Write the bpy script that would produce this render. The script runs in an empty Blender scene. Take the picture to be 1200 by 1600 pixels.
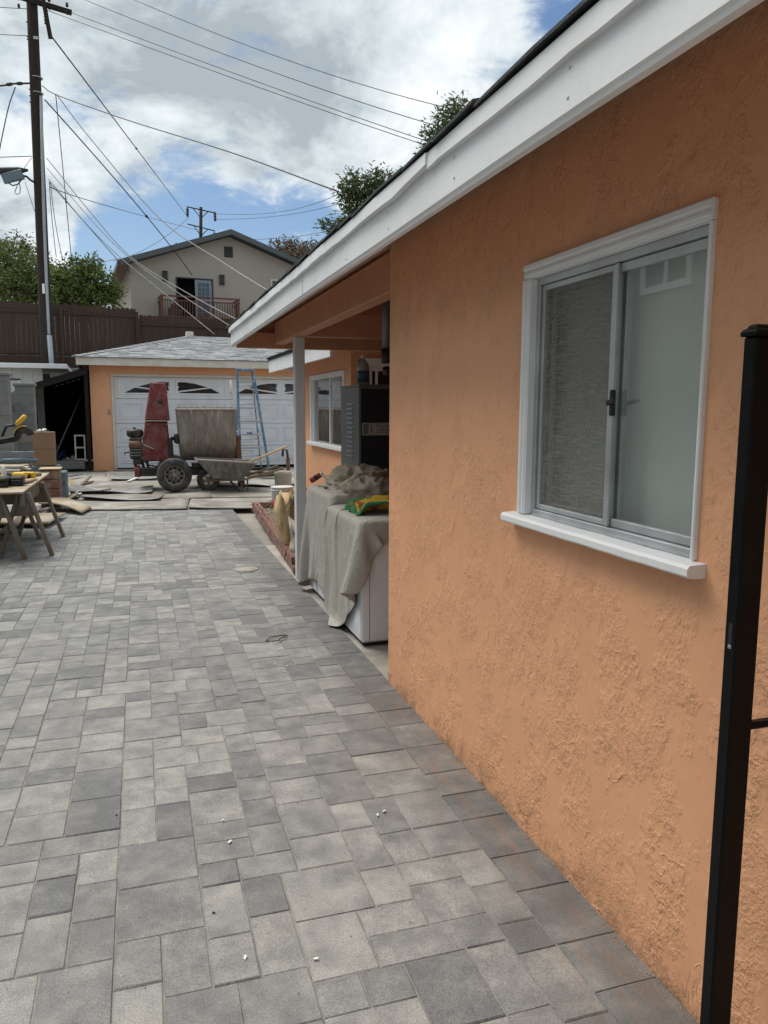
import bpy, math, random
import numpy as np
from mathutils import Vector, Matrix, noise
random.seed(7); np.random.seed(7)
SC = bpy.context.scene
COL = SC.collection
rad = math.radians

# ------------------------------------------------------------------ camera
F_PX = 1200.0; HC = 1.52
CR = Vector((0.954, -0.301, 0.004)); CF = Vector((0.299, 0.945, -0.134))
CF.normalize(); CR = (CR - CF * CR.dot(CF)).normalized(); CU = CR.cross(CF)
CP = Vector((0, 0, HC))
cam = bpy.data.cameras.new('camera'); cam_o = bpy.data.objects.new('camera', cam); COL.objects.link(cam_o)
cam.sensor_fit = 'VERTICAL'; cam.sensor_height = 24.0; cam.lens = F_PX / 1600 * 24.0
cam.clip_start = 0.05; cam.clip_end = 2000
m = Matrix.Identity(4)
for i in range(3):
    m[i][0] = CR[i]; m[i][1] = CU[i]; m[i][2] = -CF[i]; m[i][3] = CP[i]
cam_o.matrix_world = m
SC.camera = cam_o

def ray(x, y): return CR * (x - 600) + CU * (800 - y) + CF * F_PX
def PY(x, y, Y): v = ray(x, y); return CP + v * (Y / v.y)
def PX(x, y, X): v = ray(x, y); return CP + v * (X / v.x)
def PZ(x, y, z=0.0): v = ray(x, y); return CP + v * ((z - HC) / v.z)
def PD(x, y, d): return CP + ray(x, y) * (d / F_PX)

# ------------------------------------------------------------------ world, sun, exposure
SUN = Vector((-0.30, 0.36, 0.88)).normalized()
world = bpy.data.worlds.new('World'); SC.world = world; world.use_nodes = True
nt = world.node_tree; N = nt.nodes; LK = nt.links; N.clear()
def nd(tree, t, **kw):
    n = tree.nodes.new(t)
    for k, v in kw.items():
        if k in n.inputs.keys() if isinstance(k, str) else False: n.inputs[k].default_value = v
        else: setattr(n, k, v)
    return n
out = N.new('ShaderNodeOutputWorld')
sky = N.new('ShaderNodeTexSky'); sky.sky_type = 'NISHITA'; sky.sun_disc = False
sky.sun_elevation = math.asin(SUN.z); sky.sun_rotation = math.atan2(SUN.x, SUN.y)
bg1 = N.new('ShaderNodeBackground'); bg1.inputs['Strength'].default_value = 0.085
hs0 = N.new('ShaderNodeHueSaturation'); hs0.inputs['Saturation'].default_value = 1.15
LK.new(sky.outputs[0], hs0.inputs['Color']); LK.new(hs0.outputs[0], bg1.inputs['Color'])
tc = N.new('ShaderNodeTexCoord')
sep = N.new('ShaderNodeSeparateXYZ'); LK.new(tc.outputs['Generated'], sep.inputs[0])
def wmath(op, a, b=None, c=None, clamp=False, tree=None):
    n = (tree or nt).nodes.new('ShaderNodeMath'); n.operation = op; n.use_clamp = clamp
    for i, v in enumerate((a, b, c)):
        if v is None: continue
        if isinstance(v, (int, float)): n.inputs[i].default_value = v
        else: (tree or nt).links.new(v, n.inputs[i])
    return n.outputs[0]
zc = wmath('MAXIMUM', sep.outputs['Z'], 0.0); zz = wmath('ADD', zc, 0.30)
cmb = N.new('ShaderNodeCombineXYZ')
LK.new(wmath('DIVIDE', sep.outputs['X'], zz), cmb.inputs[0]); LK.new(wmath('DIVIDE', sep.outputs['Y'], zz), cmb.inputs[1])
def wnoise(scale, detail, rough, off, dist=0.0):
    mp = N.new('ShaderNodeMapping'); mp.inputs['Location'].default_value = off
    LK.new(cmb.outputs[0], mp.inputs['Vector'])
    n = N.new('ShaderNodeTexNoise'); n.inputs['Scale'].default_value = scale
    n.inputs['Detail'].default_value = detail; n.inputs['Roughness'].default_value = rough
    n.inputs['Distortion'].default_value = dist
    LK.new(mp.outputs[0], n.inputs['Vector']); return n.outputs['Fac']
n_a = wnoise(1.7, 8, 0.56, (3.1, 0.4, 0), 0.25)
n_b = wnoise(2.1, 9, 0.60, (7.7, 4.2, 0), 0.35)
n_c = wnoise(6.0, 8, 0.62, (1.3, 9.2, 0), 0.3)
cov = wmath('ADD', wmath('MULTIPLY', n_a, 0.55), 0.40)
# the breaks of blue in the cloud deck low over the back house, and one overhead to the right
for (px, py, inner, outer, amt) in ((350, 385, 1.0, 5.2, 0.34), (215, 385, 1.0, 4.6, 0.34), (470, 395, 1.0, 5.2, 0.34),
                                    (300, 272, 0.1, 3.0, 0.16), (160, 415, 0.5, 3.5, 0.30), (905, -10, 0.5, 4.5, 0.30),
                                    (35, 295, 0.2, 2.0, 0.12)):
    d = ray(px, py).normalized()
    dp = N.new('ShaderNodeVectorMath'); dp.operation = 'DOT_PRODUCT'
    LK.new(tc.outputs['Generated'], dp.inputs[0]); dp.inputs[1].default_value = d
    mr = N.new('ShaderNodeMapRange'); mr.interpolation_type = 'SMOOTHSTEP'
    mr.inputs['From Min'].default_value = math.cos(rad(outer)); mr.inputs['From Max'].default_value = math.cos(rad(inner))
    mr.inputs['To Min'].default_value = 0; mr.inputs['To Max'].default_value = amt
    LK.new(dp.outputs['Value'], mr.inputs['Value'])
    cov = wmath('SUBTRACT', cov, mr.outputs[0])
cov = wmath('ADD', cov, wmath('MULTIPLY', wmath('SUBTRACT', n_c, 0.5), 0.95))
cm = N.new('ShaderNodeMapRange'); cm.interpolation_type = 'SMOOTHSTEP'
cm.inputs['From Min'].default_value = 0.36; cm.inputs['From Max'].default_value = 0.62
LK.new(cov, cm.inputs['Value'])
shade = wmath('ADD', wmath('MULTIPLY', n_b, 0.72), wmath('MULTIPLY', n_c, 0.28))
cr = N.new('ShaderNodeValToRGB'); LK.new(shade, cr.inputs[0])
els = cr.color_ramp.elements
els[0].position = 0.42; els[0].color = (0.33, 0.372, 0.40, 1)
els[1].position = 0.62; els[1].color = (0.78, 0.81, 0.82, 1)
e = els.new(0.50); e.color = (0.52, 0.58, 0.61, 1)
bg2 = N.new('ShaderNodeBackground'); bg2.inputs['Strength'].default_value = 1.0
LK.new(cr.outputs[0], bg2.inputs['Color'])
mx = N.new('ShaderNodeMixShader'); LK.new(cm.outputs[0], mx.inputs[0]); LK.new(bg1.outputs[0], mx.inputs[1]); LK.new(bg2.outputs[0], mx.inputs[2])
LK.new(mx.outputs[0], out.inputs['Surface'])

sun = bpy.data.lights.new('sun', 'SUN'); sun.energy = 2.8; sun.angle = rad(40); sun.color = (1.0, 0.95, 0.87)
sun_o = bpy.data.objects.new('sun', sun); COL.objects.link(sun_o)
sun_o.rotation_euler = (-SUN).to_track_quat('-Z', 'Y').to_euler()
SC.view_settings.view_transform = 'Standard'; SC.view_settings.look = 'None'
SC.view_settings.exposure = 0.44; SC.view_settings.gamma = 1.0; SC.view_settings.use_curve_mapping = False
SC.cycles.max_bounces = 6; SC.cycles.transparent_max_bounces = 12
SC.cycles.use_denoising = True

# ------------------------------------------------------------------ materials
class NT:
    def __init__(s, name):
        s.m = bpy.data.materials.new(name); s.m.use_nodes = True; s.t = s.m.node_tree
        s.b = s.t.nodes['Principled BSDF']; s.o = s.t.nodes['Material Output']
        s.tc = s.t.nodes.new('ShaderNodeTexCoord')
    def L(s, a, b): s.t.links.new(a, b)
    def map(s, src='Object', scale=(1, 1, 1), loc=(0, 0, 0), rot=(0, 0, 0)):
        mp = s.t.nodes.new('ShaderNodeMapping'); mp.inputs['Scale'].default_value = scale
        mp.inputs['Location'].default_value = loc; mp.inputs['Rotation'].default_value = rot
        if src == 'World':
            g = s.t.nodes.new('ShaderNodeNewGeometry'); s.L(g.outputs['Position'], mp.inputs['Vector'])
        else: s.L(s.tc.outputs[src], mp.inputs['Vector'])
        return mp.outputs[0]
    def noise(s, vec, scale, detail=5, rough=0.55, dist=0.0):
        n = s.t.nodes.new('ShaderNodeTexNoise'); n.inputs['Scale'].default_value = scale
        n.inputs['Detail'].default_value = detail; n.inputs['Roughness'].default_value = rough
        n.inputs['Distortion'].default_value = dist; s.L(vec, n.inputs['Vector']); return n.outputs['Fac']
    def voro(s, vec, scale, feature='DISTANCE_TO_EDGE'):
        n = s.t.nodes.new('ShaderNodeTexVoronoi'); n.feature = feature; n.inputs['Scale'].default_value = scale
        s.L(vec, n.inputs['Vector']); return n.outputs['Distance']
    def math(s, op, a, b=None, c=None, clamp=False): return wmath(op, a, b, c, clamp, s.t)
    def rng(s, v, a, b, c=0.0, d=1.0):
        n = s.t.nodes.new('ShaderNodeMapRange'); n.inputs['From Min'].default_value = a; n.inputs['From Max'].default_value = b
        n.inputs['To Min'].default_value = c; n.inputs['To Max'].default_value = d; s.L(v, n.inputs['Value']); return n.outputs[0]
    def ramp(s, v, stops):
        n = s.t.nodes.new('ShaderNodeValToRGB'); e = n.color_ramp.elements
        while len(e) < len(stops): e.new(0.5)
        for q, (p, c) in zip(e, stops): q.position = p; q.color = (*c, 1)
        s.L(v, n.inputs[0]); return n.outputs[0]
    def mix(s, f, a, b, mode='MIX'):
        n = s.t.nodes.new('ShaderNodeMix'); n.data_type = 'RGBA'; n.blend_type = mode
        for i, v in ((0, f), (6, a), (7, b)):
            if isinstance(v, (int, float)): n.inputs[i].default_value = v
            elif isinstance(v, tuple): n.inputs[i].default_value = (*v, 1)
            else: s.L(v, n.inputs[i])
        return n.outputs[2]
    def bump(s, h, strength=0.5, dist=0.01):
        n = s.t.nodes.new('ShaderNodeBump'); n.inputs['Strength'].default_value = strength; n.inputs['Distance'].default_value = dist
        s.L(h, n.inputs['Height']); s.L(n.outputs[0], s.b.inputs['Normal'])
    def fin(s, col=None, rough=None, metal=None, spec=None):
        for k, v in (('Base Color', col), ('Roughness', rough), ('Metallic', metal), ('Specular IOR Level', spec)):
            if v is None: continue
            if isinstance(v, (int, float)): s.b.inputs[k].default_value = v
            elif isinstance(v, tuple): s.b.inputs[k].default_value = (*v, 1)
            else: s.L(v, s.b.inputs[k])
        return s.m

def cl(c, k): return tuple(max(0, min(1, x * k)) for x in c)
def mat(name, col, rough=0.65, var=0.15, scale=6.0, bump=0.0, bscale=60.0, metal=0.0, col2=None, stretch=(1, 1, 1), dirt=None, dirt_amt=0.5, dirt_scale=3.0, spec=0.4):
    t = NT(name); v = t.map('Object', stretch)
    n = t.noise(v, scale, 6, 0.6)
    c = t.ramp(n, [(0.3, cl(col, 1 - var)), (0.7, col2 if col2 else cl(col, 1 + var))])
    if dirt:
        d = t.noise(t.map('Object', stretch, (3.3, 1.7, 5.1)), dirt_scale, 8, 0.65)
        c = t.mix(t.math('MULTIPLY', t.rng(d, 0.45, 0.62), dirt_amt, clamp=True), c, dirt)
    r = t.rng(n, 0.3, 0.7, max(0, rough - 0.08), min(1, rough + 0.08))
    if bump: t.bump(t.noise(v, bscale, 4, 0.6), bump, 0.01)
    return t.fin(c, r, metal, spec)

def make_stucco(name, col):
    t = NT(name)
    w = t.map('World')
    warp = t.t.nodes.new('ShaderNodeTexNoise'); warp.inputs['Scale'].default_value = 5; warp.inputs['Detail'].default_value = 4; t.L(w, warp.inputs['Vector'])
    vm = t.t.nodes.new('ShaderNodeVectorMath'); vm.operation = 'MULTIPLY_ADD'
    t.L(warp.outputs['Color'], vm.inputs[0]); vm.inputs[1].default_value = (0.07, 0.07, 0.07); t.L(w, vm.inputs[2])
    def sc(x, y, z, loc=(0, 0, 0)):
        mp = t.t.nodes.new('ShaderNodeMapping'); mp.inputs['Scale'].default_value = (x, y, z); mp.inputs['Location'].default_value = loc
        t.L(vm.outputs[0], mp.inputs['Vector']); return mp.outputs[0]
    patch = t.noise(sc(1, 1.25, 0.8), 4.6, 5, 0.62)              # dashed islands between trowelled areas
    mask = t.rng(patch, 0.47, 0.59)
    dash = t.noise(w, 105, 3, 0.62)
    lump = t.noise(sc(1, 1, .85), 42, 4, 0.6)
    lm = t.rng(t.noise(sc(1, 1.3, .7, (3, 7, 2)), 6.0, 4, .6), 0.52, 0.62)  # coarser clots on some island rims
    h = t.math('MULTIPLY', dash, t.math('ADD', t.math('MULTIPLY', mask, 0.62), 0.05))
    h = t.math('ADD', h, t.math('MULTIPLY', t.math('MULTIPLY', t.rng(lump, 0.40, 0.66), lm), 0.46))
    h = t.math('ADD', h, t.math('MULTIPLY', mask, 0.18))
    ed = t.noise(sc(1, 2.2, 0.35, (4, 2, 1)), 9.0, 3, .5)           # upright drag marks
    crm = t.rng(t.noise(sc(1, 1, .6, (9, 2, 1)), 5.0, 5, .65), 0.56, 0.63)
    crack = t.math('MULTIPLY', t.math('SUBTRACT', 1.0, t.rng(t.math('ABSOLUTE', t.math('SUBTRACT', ed, 0.5)), 0.0, 0.007)), crm)
    pitn = t.noise(sc(1, 1.2, .7, (8, 1, 4)), 26, 5, .7)
    pit = t.math('MULTIPLY', t.rng(pitn, 0.61, 0.70), t.rng(patch, 0.40, 0.52))
    h = t.math('SUBTRACT', h, t.math('MULTIPLY', crack, 0.30))
    h = t.math('SUBTRACT', h, t.math('MULTIPLY', pit, 0.36))
    rn = t.noise(sc(1, 1, 1, (6, 6, 3)), 6.0, 2, .45)                 # thin raised trowel ridges
    rm = t.rng(t.noise(sc(1, 1, 1, (1, 4, 9)), 5.0, 4, .6), 0.53, 0.60)
    ridge = t.math('MULTIPLY', t.math('SUBTRACT', 1.0, t.rng(t.math('ABSOLUTE', t.math('SUBTRACT', rn, 0.52)), 0.0, 0.012)), rm)
    h = t.math('ADD', h, t.math('MULTIPLY', ridge, 0.24))
    h = t.math('ADD', h, t.math('MULTIPLY', t.noise(w, 5, 3), 0.9))
    t.bump(h, 0.8, 0.009)
    grit = dash
    tone = t.noise(w, 2.2, 5, 0.6)
    c = t.ramp(tone, [(0.3, cl(col, 0.94)), (0.7, cl(col, 1.05))])
    c = t.mix(t.math('MULTIPLY', t.math('ADD', crack, pit, clamp=True), 0.12), c, cl(col, 0.4))
    # splash dirt in the lowest hand's breadth above the paving
    g = t.t.nodes.new('ShaderNodeSeparateXYZ'); t.L(w, g.inputs[0])
    low = t.math('MULTIPLY', t.rng(g.outputs['Z'], 0.13, 0.0), t.rng(t.noise(w, 9, 6, .7), 0.42, 0.66))
    c = t.mix(t.math('MULTIPLY', low, 0.65), c, (0.16, 0.11, 0.08))
    return t.fin(c, t.rng(grit, 0.3, 0.7, 0.5, 0.72), None, 0.35)

def make_paver(name, joined):
    t = NT(name); w = t.map('World')
    if joined:
        a = t.t.nodes.new('ShaderNodeAttribute'); a.attribute_name = 'tone'; tone = a.outputs['Fac']
    else:
        a = t.t.nodes.new('ShaderNodeObjectInfo'); s_ = t.t.nodes.new('ShaderNodeSeparateColor'); t.L(a.outputs['Color'], s_.inputs[0]); tone = s_.outputs[0]
    off = t.t.nodes.new('ShaderNodeCombineXYZ'); t.L(t.math('MULTIPLY', tone, 91.0), off.inputs[2])
    vm = t.t.nodes.new('ShaderNodeVectorMath'); vm.operation = 'ADD'; t.L(w, vm.inputs[0]); t.L(off.outputs[0], vm.inputs[1])
    blend = t.noise(vm.outputs[0], 8.5, 6, 0.62)
    v = t.math('ADD', tone, t.math('MULTIPLY', t.math('SUBTRACT', blend, 0.5), 1.9))
    c = t.ramp(v, [(0.05, (0.125, 0.128, 0.134)), (0.36, (0.172, 0.174, 0.175)), (0.62, (0.226, 0.226, 0.222)), (0.98, (0.31, 0.306, 0.292))])
    sp = t.noise(w, 190, 4, 0.75)
    c = t.mix(0.8, c, t.ramp(sp, [(0.34, (0.30, 0.30, 0.31)), (0.66, (0.72, 0.715, 0.70))]), 'OVERLAY')
    pit = t.rng(t.noise(t.map('World', (1, 1, 1), (2, 2, 0)), 120, 3, .6), .64, .70)
    c = t.mix(t.math('MULTIPLY', pit, .55), c, (.07, .07, .07))
    # efflorescence and dust: pale smears, brown soil, orange overspray of the wall paint beside the wall
    ef = t.rng(t.noise(t.map('World', (1, 1, 1), (5, 3, 0)), 3.4, 8, 0.7), 0.56, 0.74)
    c = t.mix(t.math('MULTIPLY', ef, 0.40), c, (0.38, 0.378, 0.365))
    so = t.rng(t.noise(t.map('World', (1, 1, 1), (1, 8, 0)), 1.3, 7, 0.65), 0.52, 0.70)
    c = t.mix(t.math('MULTIPLY', so, 0.22), c, (0.25, 0.225, 0.19))
    g = t.t.nodes.new('ShaderNodeSeparateXYZ'); t.L(w, g.inputs[0])
    xs = g.outputs['X']
    band = t.math('MULTIPLY', t.rng(xs, 0.98, 1.20), t.rng(g.outputs['Y'], 4.3, 3.6))
    ov = t.math('MULTIPLY', band, t.rng(t.noise(t.map('World', (9, 1.2, 1), (2, 5, 0)), 2.3, 6, 0.6), 0.44, 0.66))
    c = t.mix(t.math('MULTIPLY', ov, 0.42), c, (0.32, 0.18, 0.10))
    wall_dark = t.math('MULTIPLY', t.rng(xs, 0.85, 1.12), t.rng(t.noise(w, 4, 4), 0.35, 0.6))  # pavers turn darker in mottles towards the wall
    c = t.mix(t.math('MULTIPLY', wall_dark, 0.45), c, (0.085, 0.08, 0.078))
    h = t.math('ADD', t.math('MULTIPLY', sp, 0.8), t.math('MULTIPLY', t.noise(w, 55, 5, 0.65), 0.9))
    t.bump(h, 0.8, 0.004)
    return t.fin(c, t.rng(blend, 0.3, 0.7, 0.62, 0.8), None, 0.4)

def make_wood(name, c1, c2, rough=0.75, axis=1, dirt=None):
    t = NT(name); st = [14, 14, 14]; st[axis] = 0.9
    v = t.map('Object', tuple(st))
    n = t.noise(v, 2.2, 6, 0.6, 0.4)
    c = t.ramp(n, [(0.3, c1), (0.7, c2)])
    oi = t.t.nodes.new('ShaderNodeObjectInfo')
    c = t.mix(t.math('MULTIPLY', oi.outputs['Random'], 0.35), c, cl(c1, 0.6))
    if dirt: c = t.mix(t.rng(t.noise(t.map('Object'), 2.5, 8, 0.65), 0.46, 0.62, 0, 0.8), c, dirt)
    t.bump(n, 0.35, 0.004)
    return t.fin(c, rough, None, 0.3)

def make_sheet(name, c1, c2, c3):
    """muddy plywood / plastic ground protection: streaks and trampled cement."""
    t = NT(name); w = t.map('World')
    n = t.noise(w, 1.1, 9, 0.68, 0.6); n2 = t.noise(t.map('World', (0.8, 1.3, 1), (4, 1, 0)), 1.3, 9, 0.68, 0.8)
    c = t.ramp(n, [(0.33, c1), (0.52, c2), (0.68, c3)])
    c = t.mix(t.rng(n2, 0.50, 0.66, 0, 0.85), c, (0.44, 0.425, 0.39))
    c = t.mix(t.rng(t.noise(t.map('World', (1, 1, 1), (9, 9, 0)), 2.3, 8, 0.7), 0.56, 0.7, 0, 0.7), c, (0.13, 0.12, 0.105))
    t.bump(t.math('ADD', n, t.noise(w, 40, 5, .6)), 0.4, 0.01)
    return t.fin(c, 0.72, None, 0.35)

def make_glass(name, tint=(0.9, 0.95, 0.93)):
    t = NT(name); t.t.nodes.remove(t.b)
    tr = t.t.nodes.new('ShaderNodeBsdfTransparent'); tr.inputs[0].default_value = (*tint, 1)
    gl = t.t.nodes.new('ShaderNodeBsdfGlossy'); gl.inputs['Roughness'].default_value = 0.012; gl.inputs['Color'].default_value = (1, 1, 1, 1)
    n = t.noise(t.map('Object'), 1.6, 2); bp = t.t.nodes.new('ShaderNodeBump'); bp.inputs['Strength'].default_value = 0.05; bp.inputs['Distance'].default_value = 0.02
    t.L(n, bp.inputs['Height']); t.L(bp.outputs[0], gl.inputs['Normal'])
    ge = t.t.nodes.new('ShaderNodeNewGeometry'); dp = t.t.nodes.new('ShaderNodeVectorMath'); dp.operation = 'DOT_PRODUCT'
    t.L(ge.outputs['Incoming'], dp.inputs[0]); t.L(ge.outputs['Normal'], dp.inputs[1])
    k = t.math('SUBTRACT', 1.0, t.math('ABSOLUTE', dp.outputs['Value']), clamp=True)
    f = t.math('ADD', t.math('MULTIPLY', t.math('POWER', k, 4.0), 0.9), 0.15, clamp=True)     # two faces of a pane
    mxs = t.t.nodes.new('ShaderNodeMixShader'); t.L(f, mxs.inputs[0]); t.L(tr.outputs[0], mxs.inputs[1]); t.L(gl.outputs[0], mxs.inputs[2])
    t.L(mxs.outputs[0], t.o.inputs['Surface']); return t.m

def make_screen(name):
    t = NT(name); t.t.nodes.remove(t.b)
    tr = t.t.nodes.new('ShaderNodeBsdfTransparent'); df = t.t.nodes.new('ShaderNodeBsdfDiffuse')
    n = t.noise(t.map('Object', (1, 6, 110)), 2.0, 5, 0.65, 0.35)
    n2 = t.noise(t.map('Object', (1, 60, 3)), 3.0, 3, 0.6)
    t.L(t.ramp(n, [(0.34, (0.17, 0.166, 0.153)), (0.70, (0.29, 0.285, 0.268))]), df.inputs[0])
    f = t.math('ADD', t.math('MULTIPLY', t.rng(n, 0.35, 0.7), 0.30), t.math('MULTIPLY', n2, 0.9), clamp=True)
    mxs = t.t.nodes.new('ShaderNodeMixShader'); t.L(f, mxs.inputs[0]); t.L(tr.outputs[0], mxs.inputs[1]); t.L(df.outputs[0], mxs.inputs[2])
    t.L(mxs.outputs[0], t.o.inputs['Surface']); return t.m

def make_leaf(name, c1, c2, trans=0.3):
    t = NT(name); g = t.t.nodes.new('ShaderNodeNewGeometry')
    c = t.ramp(g.outputs['Random Per Island'], [(0.1, c1), (0.9, c2)])
    t.fin(c, 0.55, None, 0.35)
    tl = t.t.nodes.new('ShaderNodeBsdfTranslucent'); t.L(c, tl.inputs[0])
    mxs = t.t.nodes.new('ShaderNodeMixShader'); mxs.inputs[0].default_value = trans
    t.L(t.b.outputs[0], mxs.inputs[1]); t.L(tl.outputs[0], mxs.inputs[2]); t.L(mxs.outputs[0], t.o.inputs['Surface']); return t.m

def make_towel(name):
    t = NT(name); v = t.map('Object')
    s_ = t.t.nodes.new('ShaderNodeSeparateXYZ'); t.L(v, s_.inputs[0])
    n = t.noise(v, 14, 3, 0.5)
    c = t.ramp(n, [(0.40, (0.48, 0.30, 0.03)), (0.5, (0.52, 0.37, 0.05)), (0.56, (0.38, 0.06, 0.04)), (0.66, (0.06, 0.20, 0.08))])
    a = t.t.nodes.new('ShaderNodeAttribute'); a.attribute_name = 'tone'
    c = t.mix(t.rng(a.outputs['Fac'], 0.45, 0.55), c, (0.05, 0.17, 0.08))
    t.bump(t.noise(v, 220, 2), 0.4, 0.003); return t.fin(c, 0.95, None, 0.1)

ORANGE = (0.74, 0.385, 0.215)
M = {}
M['stucco'] = make_stucco('stucco_orange', ORANGE)
M['ceiling'] = mat('bounce_lit_ceiling', (0.66, 0.42, 0.29), 0.6, 0.06, 5, 0.2, 30)  # patio planks: bounced light put into a paler colour than the orange wood
M['orange'] = mat('orange_painted_wood', (0.52, 0.255, 0.15), 0.6, 0.1, 5, 0.25, 30)
M['white'] = mat('white_paint', (0.78, 0.80, 0.82), 0.5, 0.035, 4, 0.12, 25, dirt=(0.62, 0.62, 0.6), dirt_amt=0.25)
M['white_old'] = mat('old_white_paint', (0.60, 0.58, 0.52), 0.6, 0.06, 4, 0.15, 25, dirt=(0.42, 0.33, 0.25), dirt_amt=0.4)
M['post_white'] = mat('weathered_white_post', (0.66, 0.66, 0.68), 0.55, 0.06, 5, 0.2, 40, stretch=(3, 3, .6), dirt=(0.5, 0.47, 0.44), dirt_amt=0.35)
M['door_white'] = mat('garage_door_white', (0.66, 0.69, 0.75), 0.5, 0.04, 3, dirt=(0.5, 0.5, 0.5), dirt_amt=0.3)
M['shingle'] = mat('grey_shingle', (0.27, 0.285, 0.30), 0.9, 0.25, 9, 0.6, 160)
M['shingle_dark'] = mat('dark_shingle', (0.055, 0.058, 0.062), 0.9, 0.3, 20, 0.6, 120)
M['alu'] = mat('aluminium', (0.52, 0.55, 0.57), 0.42, 0.08, 10, 0.0, metal=0.55, dirt=(0.28, 0.28, 0.27), dirt_amt=0.4)
M['black_metal'] = mat('black_painted_steel', (0.0025, 0.003, 0.004), 0.36, 0.2, 20, 0.1, 60, dirt=(0.02, 0.019, 0.018), dirt_amt=0.12, spec=0.16)
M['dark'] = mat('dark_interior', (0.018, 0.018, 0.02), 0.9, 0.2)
M['blind'] = mat('vertical_blind_vinyl', (0.62, 0.635, 0.62), 0.5, 0.05, 2)
M['glass'] = make_glass('window_glass')
M['glass_dark'] = make_glass('tinted_glass', (0.35, 0.4, 0.4))
M['screen'] = make_screen('insect_screen')
M['paver'] = make_paver('paver_concrete', False); M['paver_far'] = make_paver('paver_concrete_far', True)
M['sand'] = mat('joint_sand', (0.225, 0.215, 0.198), 0.95, 0.35, 14, 0.6, 120)
M['ground'] = mat('dusty_ground', (0.27, 0.25, 0.22), 0.95, 0.3, 0.8, 0.5, 30, dirt=(0.16, 0.14, 0.12), dirt_amt=0.6, dirt_scale=1.0)
M['slab'] = mat('patio_concrete', (0.36, 0.34, 0.30), 0.85, 0.2, 4, 0.3, 90, dirt=(0.2, 0.19, 0.17))
M['brick'] = mat('edging_brick', (0.20, 0.095, 0.075), 0.9, 0.35, 14, 0.6, 60, dirt=(0.29, 0.25, 0.215), dirt_amt=0.8, dirt_scale=9)
M['soil'] = mat('planter_soil', (0.15, 0.12, 0.09), 0.95, 0.4, 20, 0.8, 90, dirt=(0.3, 0.27, 0.22))
M['appliance'] = mat('appliance_enamel', (0.70, 0.72, 0.76), 0.28, 0.02, 2, spec=0.5)
M['cloth'] = mat('grey_canvas', (0.38, 0.365, 0.33), 0.95, 0.08, 7, 0.25, 260, dirt=(0.45, 0.44, 0.41), dirt_amt=0.4, spec=0.15)
M['cloth_tan'] = mat('tan_canvas', (0.36, 0.31, 0.25), 0.95, 0.14, 7, 0.25, 260, dirt=(0.45, 0.42, 0.36), dirt_amt=0.5, spec=0.15)
for k_, sc_ in (('cloth', 5.0), ('cloth_tan', 7.0)):
    nt_ = M[k_].node_tree; tc_ = nt_.nodes.new('ShaderNodeTexCoord'); mp_ = nt_.nodes.new('ShaderNodeMapping'); mp_.inputs['Scale'].default_value = (1, 1, .45); mp_.inputs['Rotation'].default_value = (.5, .2, .3)
    no_ = nt_.nodes.new('ShaderNodeTexNoise'); no_.inputs['Scale'].default_value = sc_; no_.inputs['Detail'].default_value = 4; no_.inputs['Distortion'].default_value = 1.2
    nt_.links.new(tc_.outputs['Object'], mp_.inputs[0]); nt_.links.new(mp_.outputs[0], no_.inputs['Vector'])
    rd_ = wmath('ABSOLUTE', wmath('SUBTRACT', no_.outputs['Fac'], 0.5, tree=nt_), tree=nt_); rg_ = wmath('POWER', wmath('SUBTRACT', 1.0, wmath('MULTIPLY', rd_, 4.0, tree=nt_), clamp=True, tree=nt_), 3.0, tree=nt_)
    bp_ = nt_.nodes.new('ShaderNodeBump'); bp_.inputs['Strength'].default_value = 0.4; bp_.inputs['Distance'].default_value = 0.012; nt_.links.new(rg_, bp_.inputs['Height'])
    b0_ = [n for n in nt_.nodes if n.type == 'BUMP' and n != bp_][0]; nt_.links.new(bp_.outputs[0], b0_.inputs['Normal'])
M['towel'] = make_towel('printed_towel')
M['cabinet'] = mat('grey_steel_cabinet', (0.135, 0.144, 0.148), 0.45, 0.08, 4, metal=0.2, dirt=(0.24, 0.24, 0.23), dirt_amt=0.3)
M['label'] = mat('faded_label', (0.36, 0.35, 0.31), 0.7, 0.25, 18)
M['galv'] = mat('galvanised', (0.36, 0.38, 0.40), 0.5, 0.15, 9, metal=0.5)
M['ply'] = make_wood('plywood', (0.33, 0.26, 0.17), (0.44, 0.36, 0.25), 0.8, 1, (0.45, 0.42, 0.36))
M['lumber'] = make_wood('sawhorse_lumber', (0.12, 0.092, 0.066), (0.21, 0.165, 0.12), 0.85, 2, (0.22, 0.205, 0.185))
M['fence'] = make_wood('brown_stained_board', (0.044, 0.027, 0.020), (0.078, 0.050, 0.038), 0.8, 2)
M['greywood'] = make_wood('grey_weathered_wood', (0.15, 0.155, 0.155), (0.24, 0.245, 0.24), 0.9, 2)
M['pole'] = make_wood('creosote_pole', (0.018, 0.013, 0.011), (0.04, 0.029, 0.023), 0.9, 2)
M['wire'] = mat('wire_black', (0.02, 0.021, 0.024), 0.6, 0.2)
M['wire_pale'] = mat('wire_pale', (0.30, 0.30, 0.29), 0.6, 0.2)
M['pvc'] = mat('grey_conduit', (0.30, 0.33, 0.36), 0.5, 0.1)
M['sheet'] = make_sheet('muddy_plywood', (0.125, 0.112, 0.095), (0.22, 0.205, 0.18), (0.32, 0.30, 0.265))
M['tarp'] = make_sheet('dirty_plastic_sheet', (0.12, 0.122, 0.12), (0.22, 0.22, 0.212), (0.33, 0.328, 0.31))
M['house_beige'] = mat('beige_stucco', (0.345, 0.315, 0.28), 0.9, 0.06, 0.6, 0.3, 40)
M['trim_dark'] = mat('dark_slate_trim', (0.045, 0.055, 0.062), 0.7, 0.15)
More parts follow.
